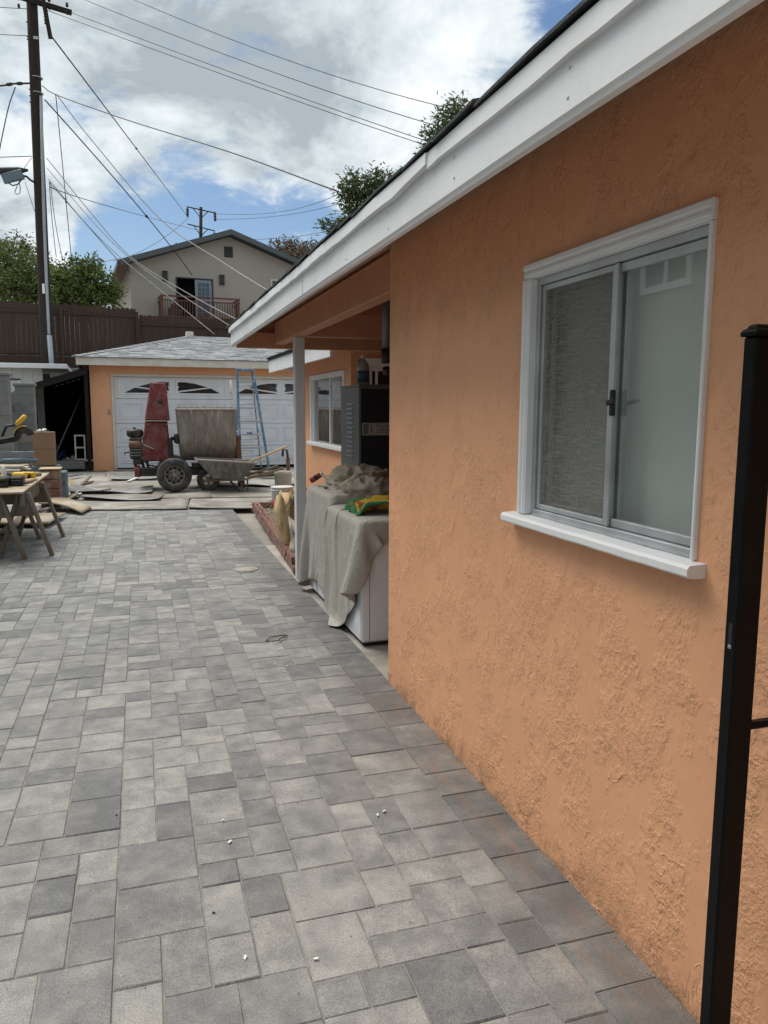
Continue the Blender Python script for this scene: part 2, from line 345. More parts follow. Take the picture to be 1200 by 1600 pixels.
M['redwood'] = make_wood('balcony_redwood', (0.105, 0.045, 0.035), (0.16, 0.07, 0.05), 0.7, 2)
M['red'] = mat('worn_red_paint', (0.15, 0.022, 0.022), 0.6, 0.2, 5, 0.2, 60, dirt=(0.24, 0.19, 0.175), dirt_amt=0.35, dirt_scale=7, stretch=(1.2, 1, .7))
M['drum'] = mat('cement_caked_steel', (0.19, 0.172, 0.15), 0.55, 0.25, 6, 0.6, 30, stretch=(3, 3, .8), dirt=(0.31, 0.30, 0.275), dirt_amt=0.7, dirt_scale=3)
M['cement'] = mat('dry_cement', (0.40, 0.38, 0.34), 0.95, 0.15, 12, 0.6, 60)
M['engine'] = mat('oily_engine', (0.028, 0.027, 0.025), 0.5, 0.5, 14, 0.3, 40, metal=0.3, dirt=(0.15, 0.13, 0.10), dirt_amt=0.4)
M['rubber'] = mat('dusty_rubber', (0.035, 0.035, 0.036), 0.85, 0.25, 12, 0.3, 60, dirt=(0.13, 0.125, 0.12), dirt_amt=0.6, dirt_scale=7)
M['rim'] = mat('dusty_rim', (0.25, 0.24, 0.22), 0.6, 0.2, 12, metal=0.3, dirt=(0.26, 0.24, 0.21), dirt_amt=0.7)
M['barrow'] = mat('barrow_steel', (0.15, 0.155, 0.145), 0.75, 0.3, 8, 0.4, 60, dirt=(0.34, 0.33, 0.30), dirt_amt=0.7, stretch=(2, 2, .7))
M['rust'] = mat('rusty_steel', (0.17, 0.10, 0.065), 0.85, 0.3, 12, 0.4, 60)
M['blue'] = mat('blue_fibreglass', (0.06, 0.15, 0.25), 0.5, 0.15, 6, dirt=(0.33, 0.37, 0.40), dirt_amt=0.8, dirt_scale=6)
M['paper'] = mat('paper_sack', (0.50, 0.36, 0.19), 0.9, 0.15, 5, 0.2, 40, dirt=(0.42, 0.38, 0.30), dirt_amt=0.4)
M['plastic_w'] = mat('white_bucket_plastic', (0.68, 0.69, 0.67), 0.4, 0.04, dirt=(0.5, 0.48, 0.44), dirt_amt=0.4)
M['red_band'] = mat('red_print', (0.26, 0.025, 0.03), 0.45, 0.1)
M['card'] = mat('cardboard', (0.26, 0.165, 0.095), 0.9, 0.12, 5, dirt=(0.25, 0.17, 0.1), dirt_amt=0.4)
M['card_pale'] = mat('pale_cardboard', (0.50, 0.37, 0.22), 0.9, 0.1, 6)
M['yellow'] = mat('tool_yellow', (0.70, 0.42, 0.02), 0.45, 0.1)
M['blackplastic'] = mat('tool_black_plastic', (0.018, 0.018, 0.02), 0.5, 0.3)
M['tool_grey'] = mat('tool_grey_metal', (0.30, 0.31, 0.33), 0.4, 0.2, metal=0.4)
M['blue_tarp'] = mat('blue_tarpaulin', (0.02, 0.05, 0.13), 0.5, 0.3)
M['tote'] = mat('blue_grey_tote', (0.10, 0.14, 0.17), 0.5, 0.15)
M['bark'] = mat('bark', (0.10, 0.075, 0.055), 0.95, 0.3, 10, 0.5, 30)
M['leaf1'] = make_leaf('leaf_mid_green', (0.045, 0.072, 0.018), (0.15, 0.19, 0.05))
M['leaf2'] = make_leaf('leaf_yellow_green', (0.05, 0.06, 0.015), (0.16, 0.15, 0.05))
M['leaf3'] = make_leaf('leaf_dark_green', (0.035, 0.06, 0.024), (0.11, 0.15, 0.05))
M['leaf4'] = make_leaf('leaf_dry', (0.08, 0.065, 0.04), (0.17, 0.12, 0.07), 0.2)
M['siding'] = mat('pale_siding', (0.62, 0.63, 0.62), 0.6, 0.04)
M['neigh'] = mat('pale_neighbour_stucco', (0.44, 0.44, 0.415), 0.9, 0.04, 2, 0.2, 50)
M['block'] = mat('grey_concrete_block', (0.20, 0.205, 0.205), 0.9, 0.15, 8, 0.5, 60)
M['jug'] = mat('cloudy_plastic_jug', (0.34, 0.35, 0.34), 0.35, 0.1)
M['jug_label'] = mat('blue_jug_label', (0.07, 0.13, 0.22), 0.4, 0.2, 12)
M['chip'] = mat('white_chip', (0.7, 0.7, 0.66), 0.8, 0.1)
M['lamp_bk'] = mat('dark_bronze', (0.03, 0.026, 0.024), 0.5, 0.2)
M['lead'] = mat('pump_iron', (0.05, 0.05, 0.055), 0.5, 0.3, metal=0.3)

# ------------------------------------------------------------------ mesh builder
class MB:
    def __init__(s, Mx=None): s.v = []; s.f = []; s.sm = []; s.M = Mx; s.tone = None
    def add(s, vs, fs, smooth=False):
        b = len(s.v)
        for p in vs:
            p = Vector(p); s.v.append(s.M @ p if s.M is not None else p)
        for q in fs: s.f.append(tuple(i + b for i in q)); s.sm.append(smooth)
        return s
    def quad(s, *p): return s.add(p, [tuple(range(len(p)))])
    def box(s, x0, y0, z0, x1, y1, z1, c=0.0, T=None):
        if x0 > x1: x0, x1 = x1, x0
        if y0 > y1: y0, y1 = y1, y0
        if z0 > z1: z0, z1 = z1, z0
        c = min(c, 0.45 * min(x1 - x0, y1 - y0, z1 - z0))
        lo = (x0, y0, z0); hi = (x1, y1, z1)
        if c <= 0:
            vs = [(a, b, d) for a in (x0, x1) for b in (y0, y1) for d in (z0, z1)]
            fs = [(0, 1, 3, 2), (4, 6, 7, 5), (0, 4, 5, 1), (2, 3, 7, 6), (0, 2, 6, 4), (1, 5, 7, 3)]
        else:
            vs = []; ix = {}
            for sx in (0, 1):
                for sy in (0, 1):
                    for sz in (0, 1):
                        S = (sx, sy, sz)
                        for ax in range(3):
                            p = []
                            for k in range(3):
                                e = hi[k] if S[k] else lo[k]
                                p.append(e if k == ax else e + (c if not S[k] else -c))
                            ix[(S, ax)] = len(vs); vs.append(tuple(p))
            fs = []
            for ax in range(3):
                o = [k for k in range(3) if k != ax]
                for sd in (0, 1):
                    q = []
                    for (a, b) in ((0, 0), (1, 0), (1, 1), (0, 1)):
                        S = [0, 0, 0]; S[ax] = sd; S[o[0]] = a; S[o[1]] = b; q.append(ix[(tuple(S), ax)])
                    fs.append(tuple(q))
                for (a, b) in ((0, 0), (1, 0), (1, 1), (0, 1)):
                    S0 = [0, 0, 0]; S1 = [0, 0, 0]; S0[o[0]] = S1[o[0]] = a; S0[o[1]] = S1[o[1]] = b; S1[ax] = 1
                    S0 = tuple(S0); S1 = tuple(S1)
                    fs.append((ix[(S0, o[0])], ix[(S1, o[0])], ix[(S1, o[1])], ix[(S0, o[1])]))
            for sx in (0, 1):
                for sy in (0, 1):
                    for sz in (0, 1): S = (sx, sy, sz); fs.append((ix[(S, 0)], ix[(S, 1)], ix[(S, 2)]))
        if T is not None: vs = [T @ Vector(p) for p in vs]
        return s.add(vs, fs)
    def bar(s, p, q, w, h, c=0.0, up=(0, 0, 1)):
        p = Vector(p); q = Vector(q); d = q - p; L = d.length; y = d.normalized(); up = Vector(up)
        if abs(y.dot(up)) > 0.98: up = Vector((1, 0, 0))
        x = y.cross(up).normalized(); z = x.cross(y)
        T = Matrix.Identity(4)
        for i in range(3): T[i][0] = x[i]; T[i][1] = y[i]; T[i][2] = z[i]; T[i][3] = p[i]
        return s.box(-w / 2, 0, -h / 2, w / 2, L, h / 2, c, T)
    def tube(s, pts, r, n=8, caps=True):
        pts = [Vector(p) for p in pts]; rs = r if isinstance(r, (list, tuple)) else [r] * len(pts)
        vs = []; fs = []; u = None
        for i, p in enumerate(pts):
            d = (pts[min(i + 1, len(pts) - 1)] - pts[max(i - 1, 0)]).normalized()
            if u is None: u = d.orthogonal().normalized()
            else: u = (u - d * u.dot(d)).normalized()
            w = d.cross(u)
            for k in range(n):
                a = 2 * math.pi * k / n; vs.append(p + (u * math.cos(a) + w * math.sin(a)) * rs[i])
        for i in range(len(pts) - 1):
            for k in range(n):
                k2 = (k + 1) % n; fs.append((i * n + k, i * n + k2, (i + 1) * n + k2, (i + 1) * n + k))
        s.add(vs, fs, True)
        if caps:
            b = len(s.v) - len(vs); s.f.append(tuple(b + k for k in reversed(range(n)))); s.sm.append(False)
            s.f.append(tuple(b + (len(pts) - 1) * n + k for k in range(n))); s.sm.append(False)
        return s
    def lathe(s, prof, o=(0, 0, 0), axis='z', n=20, smooth=True, close=False, caps=True):
        vs = []; fs = []
        for (r, h) in prof:
            for k in range(n):
                a = 2 * math.pi * k / n; c, d = r * math.cos(a), r * math.sin(a)
                p = {'z': (c, d, h), 'y': (c, h, d), 'x': (h, c, d)}[axis]; vs.append((p[0] + o[0], p[1] + o[1], p[2] + o[2]))
        m_ = len(prof)
        for i in range(m_ if close else m_ - 1):
            i2 = (i + 1) % m_
            for k in range(n):
                k2 = (k + 1) % n; fs.append((i * n + k, i * n + k2, i2 * n + k2, i2 * n + k))
        s.add(vs, fs, smooth)
        if not close and caps:
            b = len(s.v) - len(vs)
            if prof[0][0] > 1e-4: s.f.append(tuple(b + k for k in range(n))); s.sm.append(False)
            if prof[-1][0] > 1e-4: s.f.append(tuple(b + (m_ - 1) * n + k for k in range(n))); s.sm.append(False)
        return s
    def prism(s, poly, ext):
        n = len(poly); ext = Vector(ext); a = [Vector(p) for p in poly]
        vs = a + [p + ext for p in a]
        fs = [tuple(range(n))[::-1], tuple(range(n, 2 * n))] + [(i, (i + 1) % n, n + (i + 1) % n, n + i) for i in range(n)]
        return s.add(vs, fs)
    def grid(s, P, nu, nv, smooth=True, closed_u=False):
        """P[i][j] points"""
        vs = [P[i][j] for i in range(nu) for j in range(nv)]
        fs = [(i * nv + j, ((i + 1) % nu) * nv + j, ((i + 1) % nu) * nv + j + 1, i * nv + j + 1) for i in range(nu if closed_u else nu - 1) for j in range(nv - 1)]
        return s.add(vs, fs, smooth)
    def build(s, name, material, parent=None, origin=None):
        off = Vector((0, 0, 0)); p = parent
        while p is not None: off += p.location; p = p.parent
        if origin is not None: off = off + (Vector(origin) - off)
        me = bpy.data.meshes.new(name); me.from_pydata([tuple(v - off) for v in s.v], [], s.f)
        me.polygons.foreach_set('use_smooth', s.sm)
        if s.tone is not None:
            at = me.attributes.new('tone', 'FLOAT', 'POINT'); at.data.foreach_set('value', s.tone)
        me.materials.append(M[material] if isinstance(material, str) else material)
        me.update()
        import bmesh
        bm = bmesh.new(); bm.from_mesh(me); bmesh.ops.recalc_face_normals(bm, faces=bm.faces); bm.to_mesh(me); bm.free()
        o = bpy.data.objects.new(name, me); COL.objects.link(o)
        if parent is not None:
            o.parent = parent
            if origin is not None:
                po = Vector((0, 0, 0)); p = parent
                while p is not None: po += p.location; p = p.parent
                o.location = Vector(origin) - po
        elif origin is not None: o.location = origin
        return o

def tag(o, label=None, cat=None, group=None, kind=None):
    if label: o['label'] = label
    if cat: o['category'] = cat
    if group: o['group'] = group
    if kind: o['kind'] = kind
    return o
def thing(name, loc, label, cat, group=None):
    o = bpy.data.objects.new(name, None); COL.objects.link(o); o.location = loc; o.empty_display_size = 0.1
    return tag(o, label, cat, group)
def copy_tree(o, parent=None):
    c = o.copy(); COL.objects.link(c); c.parent = parent
    for ch in list(o.children): copy_tree(ch, c)
    return c
def share(o, name, loc, parent, rotz=0.0):
    c = bpy.data.objects.new(name, o.data); COL.objects.link(c); c.parent = parent; c.location = loc; c.rotation_euler = (0, 0, rotz); return c
def frame(A, th):
    a = rad(th); T = Matrix.Rotation(a, 4, 'Z'); T.translation = Vector(A); return T
def jit(a): return random.uniform(-a, a)
# ------------------------------------------------------------------ ground, terrace
g = MB(); g.box(-150, -60, -0.5, 150, 60, -0.062); tag(g.build('ground', 'ground'), kind='structure')
g = MB()
P = [[(x, y, 3.0 + max(0, y - 40) * 0.02 + 0.25 * noise.noise((x * .1, y * .1, 0))) for y in [27.1, 27.6, 28.3, 30, 33, 37, 42, 50, 65, 90, 130, 200, 320]] for x in [-200, -90, -40, -20, -10, -5, 0, 5, 10, 20, 40, 90, 200]]
g.grid(P, 13, 13); tag(g.build('hillside', 'ground'), kind='structure')
g = MB(Matrix.Translation((-2.254, 27, 0)) @ Matrix.Rotation(rad(5), 4, 'Z')); g.box(-40, -.5, -0.4, 40, -.1, 2.74, 0.02); tag(g.build('retaining_wall', 'block'), 'grey concrete retaining wall below the brown back fence', 'wall')

# ------------------------------------------------------------------ driveway of pavers
XL, XR, Y0, Y1 = -3.35, 1.285, -0.9, 12.9
g = MB(); g.box(XL, Y0, -0.055, XR, Y1, -0.0042); drive = tag(g.build('driveway', 'sand'), kind='structure')
U = 0.0635; JT = 0.003
XB = 1.085                                   # inner edge of the border course along the wall
tiles = []                                   # (x0,y0,x1,y1)
ncol = int((XB - XL) / U) + 1; x_start = XB - ncol * U
front = [0] * ncol; nrow = int((Y1 - Y0) / U)
rng = random.Random(11)
def split(w):
    out = []
    while w > 0:
        ch = [k for k in (2, 3, 4) if w - k == 0 or w - k >= 2]
        wt = {2: 2.6, 3: 5.0, 4: 2.2}
        k = rng.choices(ch, [wt[c] for c in ch])[0]; out.append(k); w -= k
    return out
while True:
    lo = min(front)
    if lo >= nrow: break
    i = front.index(lo); j = i
    while j < ncol and front[j] == lo: j += 1
    w = j - i
    if w < 2:
        for k in range(i, j): front[k] += 1
        continue
    c = i
    for k in split(w):
        hts = {2: [2, 3, 3], 3: [2, 2, 3, 3, 4], 4: [2, 3, 3, 4]}[k]
        if k == 2 and rng.random() < 0.25: h = 4
        else: h = rng.choice(hts)
        tiles.append((x_start + c * U, Y0 + lo * U, x_start + (c + k) * U, Y0 + (lo + h) * U, k, h, False))
        for q in range(c, c + k): front[q] += h
        c += k
y = Y0
while y < Y1:                                 # border course
    L_ = rng.choice((3, 4, 4, 4)); tiles.append((XB, y, XB + 0.195, y + L_ * U, 'b', L_, True)); y += L_ * U
def paver_geo(w, h, var):
    r = random.Random(var * 37 + int(w * 1000)); j = lambda: r.uniform(-0.0012, 0.0012)
    b = 0.0036; x, y_ = w / 2 - JT / 2, h / 2 - JT / 2
    cs = [(-1, -1), (1, -1), (1, 1), (-1, 1)]
    v = [(a * x, c_ * y_, -0.05) for a, c_ in cs] + [(a * x + j(), c_ * y_ + j(), -0.0045) for a, c_ in cs] + [(a * (x - b) + j(), c_ * (y_ - b) + j(), j() * .4) for a, c_ in cs]
    fs = [(k, (k + 1) % 4, 4 + (k + 1) % 4, 4 + k) for k in range(4)] + [(4 + k, 4 + (k + 1) % 4, 8 + (k + 1) % 4, 8 + k) for k in range(4)] + [(8, 9, 10, 11)]
    return v, fs
def tone():
    r = rng.random()
    if r < 0.42: return rng.uniform(0.54, 0.80)
    if r < 0.82: return rng.uniform(0.38, 0.58)
    return rng.uniform(0.18, 0.36)
vis = []; rest = []
for t in tiles:
    cx_, cy_ = (t[0] + t[2]) / 2, (t[1] + t[3]) / 2
    q = Vector((cx_, cy_, 0)) - CP; dz = q.dot(CF)
    inside = False
    if dz > 0.3:
        u = 600 + F_PX * q.dot(CR) / dz; v_ = 800 - F_PX * q.dot(CU) / dz
        inside = -60 < u < 1180 and -50 < v_ < 1680
    if inside: vis.append((q.length, t))
    else: rest.append(t)
vis.sort(key=lambda a: a[0])
rest += [t for _, t in vis[300:]]
cache = {}
for _, t in vis[:300]:
    cx_, cy_ = (t[0] + t[2]) / 2, (t[1] + t[3]) / 2; key = (t[4], t[5], rng.randrange(3))
    if key not in cache:
        v, fs = paver_geo(t[2] - t[0], t[3] - t[1], key[2])
        me = bpy.data.meshes.new('paver'); me.from_pydata(v, [], fs); me.materials.append(M['paver']); cache[key] = me
    o = bpy.data.objects.new('paver', cache[key]); COL.objects.link(o); o.parent = drive
    o.location = (cx_, cy_, rng.uniform(-0.0018, 0.0018)); o.rotation_euler = (jit(.0035), jit(.0035), jit(.004))
    tn = tone() * (0.55 if t[6] else 1.0); o.color = (tn, tn, tn, 1)
g = MB(); g.tone = []
for t in rest:
    v, fs = paver_geo(t[2] - t[0], t[3] - t[1], rng.randrange(3)); T = Matrix.Translation(((t[0] + t[2]) / 2, (t[1] + t[3]) / 2, rng.uniform(-.0018, .0018))) @ Matrix.Rotation(jit(.004), 4, 'Z') @ Matrix.Rotation(jit(.003), 4, 'X')
    g.add([T @ Vector(p) for p in v], fs); tn = tone() * (0.55 if t[6] else 1.0); g.tone += [tn] * len(v)
tag(g.build('pavers', 'paver_far', drive), kind='stuff')
# patio slab beside the driveway
g = MB(); g.box(1.29, 3.96, -0.06, 3.4, 8.5, -0.012, 0.004); tag(g.build('patio_slab', 'slab'), kind='structure')
# concrete apron in front of the garage
g = MB(); g.box(-3.3, 12.92, -0.06, 6.5, 19.6, -0.02); tag(g.build('apron', 'slab'), kind='structure')

# ------------------------------------------------------------------ house
XW = 1.28; YC = 3.955
house = thing('house', (XW, YC, 0), 'orange stucco bungalow with white fascia and roofed side patio', 'house')
def rz(x): return 2.305 + 0.28 * (x - 0.86)       # top of the roof
# wall with the window opening
oy0, oy1, oz0, oz1 = 1.532, 2.386, 1.15, 1.954
g = MB()
def wall_panel(y0, y1, z0, z1): g.quad((XW, y0, z0), (XW, y1, z0), (XW, y1, z1), (XW, y0, z1))
ZT = 2.37
wall_panel(-2.0, oy0, -0.05, ZT); wall_panel(oy1, YC, -0.05, ZT); wall_panel(oy0, oy1, -0.05, oz0); wall_panel(oy0, oy1, oz1, ZT)
for a, b, c, d in (((XW, oy0, oz0), (XW, oy1, oz0), (XW + .14, oy1, oz0), (XW + .14, oy0, oz0)), ((XW, oy0, oz1), (XW, oy1, oz1), (XW + .14, oy1, oz1), (XW + .14, oy0, oz1)),
                   ((XW, oy0, oz0), (XW, oy0, oz1), (XW + .14, oy0, oz1), (XW + .14, oy0, oz0)), ((XW, oy1, oz0), (XW, oy1, oz1), (XW + .14, oy1, oz1), (XW + .14, oy1, oz0))): g.quad(a, b, c, d)
g.quad((XW, YC, -.05), (3.5, YC, -.05), (3.5, YC, 2.95), (XW, YC, ZT))
g.quad((XW, -2, -.05), (5.5, -2, -.05), (5.5, -2, 3.4), (XW, -2, ZT)); g.quad((5.5, -2, -.05), (5.5, 11.5, -.05), (5.5, 11.5, 3.4), (5.5, -2, 3.4))
g.build('wall', 'stucco', house)
# dim room behind the window
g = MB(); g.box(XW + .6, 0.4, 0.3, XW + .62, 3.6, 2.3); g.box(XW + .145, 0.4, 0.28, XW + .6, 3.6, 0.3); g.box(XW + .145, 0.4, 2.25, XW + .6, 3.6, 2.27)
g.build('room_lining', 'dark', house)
# patio inner walls and the wing
XV = 2.307; YN = 8.552; YF = 11.45
wy0, wy1, wz0, wz1 = 8.86, 10.62, 1.06, 1.90
g = MB()
def wing_panel(y0, y1, z0, z1): g.quad((XV, y0, z0), (XV, y1, z0), (XV, y1, z1), (XV, y0, z1))
wing_panel(YN, wy0, -.05, 2.45); wing_panel(wy1, YF, -.05, 2.45); wing_panel(wy0, wy1, -.05, wz0); wing_panel(wy0, wy1, wz1, 2.45)
g.quad((XV, YF, -.05), (5.5, YF, -.05), (5.5, YF, 3.2), (XV, YF, 2.45))
g.quad((XV, YN, -.05), (5.5, YN, -.05), (5.5, YN, 3.4), (XV, YN, 2.68))
g.quad((3.5, YC, -.05), (3.5, YN, -.05), (3.5, YN, 3.0), (3.5, YC, 3.0))
g.build('wing_wall', 'stucco', house)
# roof slabs
def roof_slab(g, x0, x1, y0, y1, zt, th):
    g.add([(x0, y0, zt(x0) - th), (x1, y0, zt(x1) - th), (x1, y1, zt(x1) - th), (x0, y1, zt(x0) - th), (x0, y0, zt(x0)), (x1, y0, zt(x1)), (x1, y1, zt(x1)), (x0, y1, zt(x0))],
          [(0, 1, 2, 3), (4, 7, 6, 5), (0, 4, 5, 1), (1, 5, 6, 2), (2, 6, 7, 3), (3, 7, 4, 0)])
g = MB(); roof_slab(g, 0.868, 6.0, -2.3, 7.78, lambda x: rz(x) - 0.012, 0.03)
wz = lambda x: 2.243 + 0.28 * (x - 1.84)
roof_slab(g, 1.85, 6.0, 7.79, 11.62, lambda x: wz(x) - 0.01, 0.03)
roof = g.build('roof', 'shingle_dark', house)
y = -2.3; k = 0                                  # starter shingles showing along the eave
while y < 7.75:
    L_ = random.uniform(0.24, 0.34); g = MB(); x0 = 0.852 + jit(.004); z0 = rz(0.86) - 0.006 + jit(.003); a = jit(.006)
    g.add([(x0, y, z0 + a), (x0, y + L_, z0 - a), (1.1, y + L_, z0 + .07), (1.1, y, z0 + .07), (x0, y, z0 + .009 + a), (x0, y + L_, z0 + .008 - a), (1.1, y + L_, z0 + .082), (1.1, y, z0 + .082)],
          [(0, 1, 2, 3), (4, 7, 6, 5), (0, 4, 5, 1), (1, 5, 6, 2), (2, 6, 7, 3), (3, 7, 4, 0)])
    g.build('shingle', 'shingle_dark', roof); y += L_ - 0.004
y = 7.8
while y < 11.6:
    L_ = random.uniform(0.26, 0.36); g = MB(); z0 = wz(1.84) - 0.004
    g.box(1.825, y, z0, 2.0, min(y + L_, 11.64), z0 + 0.012, T=Matrix.Translation((0, 0, jit(.003)))); g.build('shingle', 'shingle_dark', roof); y += L_
# fascia: broad lower board with a thinner, slightly wavy board lapped over its top
g = MB()
n = 60; P = []
for i in range(n + 1):
    yy = -2.3 + (7.76 + 2.3) * i / n; wv = 0.0035 * noise.noise((yy * .9, 3, 1)) ; zb = 2.124 + 0.004 * noise.noise((yy * .6, 0, 7)) - 0.0035 * max(0, yy - 4) / 3.7 * 3
    P.append([(0.885 + wv, yy, zb + .008), (0.879 + wv, yy, zb + .014), (0.879 + wv, yy, 2.262), (0.908, yy, 2.262), (0.908, yy, zb), (0.888 + wv, yy, zb), (0.885 + wv, yy, zb + .008)])
g.grid(P, n + 1, 7, False); g.f.append(tuple(range(n * 7, n * 7 + 6))); g.sm.append(False)
g.build('fascia', 'white', house)
for (ya, yb, dx) in ((-2.3, 2.31, 0.0), (2.31, 7.77, 0.006)):
    g = MB(); P = []; n = 50
    for i in range(n + 1):
        yy = ya + (yb - ya) * i / n; lap = 0.012 * math.exp(-((yy - 2.31) / .22) ** 2) * (1 if dx else .1)
        zb = 2.247 + 0.006 * noise.noise((yy * 2.1, 5, 1)) + 0.004 * noise.noise((yy * 7, 5, 3)) + lap - (0.004 if dx else 0.006); wv = 0.005 * noise.noise((yy * 1.7, 8, 2))
        x = 0.863 - dx + wv
        P.append([(x, yy, zb), (x + .002, yy, 2.291), (0.8785, yy, 2.291), (0.8785, yy, zb), (x, yy, zb)])
    g.grid(P, n + 1, 5, False); g.f += [tuple(range(4)), tuple(range(n * 5, n * 5 + 4))]; g.sm += [False, False]
    g.build('fascia_strip', 'white', house)
for yj in (0.62, 4.28):
    g = MB(); g.box(.8775, yj, 2.14, .8795, yj + .002, 2.244); g.build('board_joint', 'white_old', house)
for yj in [0.3 + .61 * k for k in range(13)]:
    for zj in (2.165, 2.222):
        g = MB(); g.lathe([(.0045, -.0012), (.004, -.002), (0, -.0022)], (.8787, yj + jit(.02), zj + jit(.006)), 'x', 8); g.build('nail_head', 'white_old', house)
# wing fascia
g = MB(); g.box(1.862, 7.72, 2.035, 1.90, 11.60, 2.235, 0.003); g.build('wing_fascia', 'white', house)
g = MB(); g.box(1.905, 11.42, 2.06, 5.5, 11.45, 2.22, 0.003); g.build('wing_soffit_return', 'white', house)
g = MB(); g.add([(1.90, YN, 2.20), (XV, YN, 2.30), (XV, 11.6, 2.30), (1.90, 11.6, 2.20)], [(0, 1, 2, 3)]); g.build('wing_soffit', 'orange', house)
# soffit and patio ceiling planks (along the eave)
und = lambda x: rz(x) - 0.046
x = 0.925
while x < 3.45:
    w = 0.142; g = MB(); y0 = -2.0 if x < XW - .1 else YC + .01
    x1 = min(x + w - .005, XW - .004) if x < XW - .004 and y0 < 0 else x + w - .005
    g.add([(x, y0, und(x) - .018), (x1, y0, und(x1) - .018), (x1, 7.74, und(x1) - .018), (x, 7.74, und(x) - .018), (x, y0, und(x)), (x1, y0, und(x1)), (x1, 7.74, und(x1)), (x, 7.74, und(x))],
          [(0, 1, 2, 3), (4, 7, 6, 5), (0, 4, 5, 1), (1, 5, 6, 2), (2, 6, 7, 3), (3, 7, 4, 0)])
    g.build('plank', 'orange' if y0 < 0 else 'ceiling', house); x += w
# beams
g = MB(); g.box(1.284, YC + .005, 2.13, 1.385, 7.615, 2.335, 0.004); g.build('beam', 'orange', house)
g = MB(); g.box(1.39, 6.70, 2.135, 3.49, 6.79, 2.34, 0.004); g.build('beam', 'orange', house)
g = MB(); g.box(0.921, 7.62, 2.095, XV + .6, 7.70, 2.245, 0.004); g.build('beam', 'orange', house)
g = MB(); g.add([(0.921, 7.705, 2.12), (4.0, 7.705, 2.12), (4.0, 7.705, rz(4.0) - .045), (.921, 7.705, rz(.921) - .045)], [(0, 1, 2, 3)]); g.build('gable_infill', 'orange', house)
for xx in (1.62, 1.98, 2.5, 2.9, 3.3):
    g = MB(); g.box(xx, 6.795, und(xx) - .12, xx + .04, 7.615, und(xx) - .021, .003); g.build('rafter', 'orange', house)
# patio post
g = MB(); g.box(1.30, 6.69, 0.0, 1.389, 6.782, 2.129, 0.004); post = g.build('patio_post', 'post_white', house)
# main window
win = bpy.data.objects.new('window', None); COL.objects.link(win); win.parent = house; win.location = (0, 0, 0)
tp = XW - .022
def trim(y0, y1, z0, z1, horizontal):
    g = MB(); g.box(tp + .008, y0, z0, XW + .03, y1, z1, .003)
    if horizontal:
        g.box(tp + .002, y0 + .002, z1 - .022, tp + .012, y1 - .002, z1 - .002, .004); g.box(tp + .004, y0 + .002, z1 - .043, tp + .012, y1 - .002, z1 - .028, .004)
    else:
        sgn = 1 if y1 > 2 else -1
        if y1 - y0 > .04:
            g.box(tp + .002, y1 - .022, z0, tp + .012, y1 - .002, z1, .004); g.box(tp + .004, y1 - .043, z0, tp + .012, y1 - .028, z1, .004)
    g.build('trim', 'white', win)
trim(1.5205, 2.432, 1.953, 2.003, True); trim(2.384, 2.432, 1.156, 1.9525, False); trim(1.5215, 1.533, 1.156, 1.9525, False)
g = MB()
prof = [(XW - .050, 1.121), (XW - .054, 1.126), (XW - .054, 1.143), (XW - .046, 1.151), (XW + .04, 1.1555), (XW + .04, 1.118), (XW - .03, 1.118)]
P = []
for i in range(41):
    yy = 1.488 + (2.485 - 1.488) * i / 40; w = .0012 * noise.noise((yy * 9, 2, 2)); P.append([(a + w, yy, b + w) for a, b in prof] + [(prof[0][0] + w, yy, prof[0][1] + w)])
g.grid(P, 41, 8, False); g.f += [tuple(range(7)), tuple(range(40 * 8, 40 * 8 + 7))]; g.sm += [False, False]
g.build('sill', 'white', win)
g = MB()                                               # aluminium outer frame
for a in ((oy0, oy0 + .022, 1.1555, 1.954), (oy1 - .022, oy1, 1.1555, 1.954)): g.box(XW + .012, a[0], a[2], XW + .075, a[1], a[3], .002)
g.box(XW + .012, oy0 + .0225, 1.929, XW + .075, oy1 - .0225, 1.952, .002); g.box(XW + .012, oy0 + .0225, 1.1555, XW + .075, oy1 - .0225, 1.176, .002); g.box(XW + .006, oy0 + .0225, 1.1555, XW + .012, oy1 - .0225, 1.163)
g.build('frame', 'alu', win)
ym = 1.945
def sash(y0, y1, x0, w, name):
    g = MB(); z0, z1 = 1.178, 1.927
    g.box(x0, y0, z0, x0 + .02, y0 + w, z1, .002); g.box(x0, y1 - w, z0, x0 + .02, y1, z1, .002); g.box(x0, y0 + w + .0005, z1 - w, x0 + .02, y1 - w - .0005, z1, .002); g.box(x0, y0 + w + .0005, z0, x0 + .02, y1 - w - .0005, z0 + w, .002)
    return g.build(name, 'alu', win)
sash(ym - .018, oy1 - .024, XW + .050, .024, 'sash'); sash(oy0 + .024, ym + .018, XW + .026, .024, 'sash')
sash(ym - .004, oy1 - .026, XW + .020, .017, 'screen_frame')
g = MB(); g.box(XW + .016, ym - .018, 1.1785, XW + .024, ym - .006, 1.9265, .001); g.build('frame_strip', 'alu', win)
g = MB(); g.quad((XW + .06, ym, 1.192), (XW + .06, oy1 - .04, 1.192), (XW + .06, oy1 - .04, 1.912), (XW + .06, ym, 1.912)); g.build('pane', 'glass', win)
g = MB(); g.quad((XW + .036, oy0 + .045, 1.192), (XW + .036, ym, 1.192), (XW + .036, ym, 1.912), (XW + .036, oy0 + .045, 1.912)); g.build('pane', 'glass', win)
P = [[(XW + .03 + .0025 * noise.noise((yy * 6, zz_ * 9, 1)), yy, zz_) for zz_ in [1.19 + .727 * j / 24 for j in range(25)]] for yy in [ym + .012 + (oy1 - .04 - ym - .012) * i / 12 for i in range(13)]]
g = MB(); g.grid(P, 13, 25); g.build('insect_screen', 'screen', win)
g = MB()
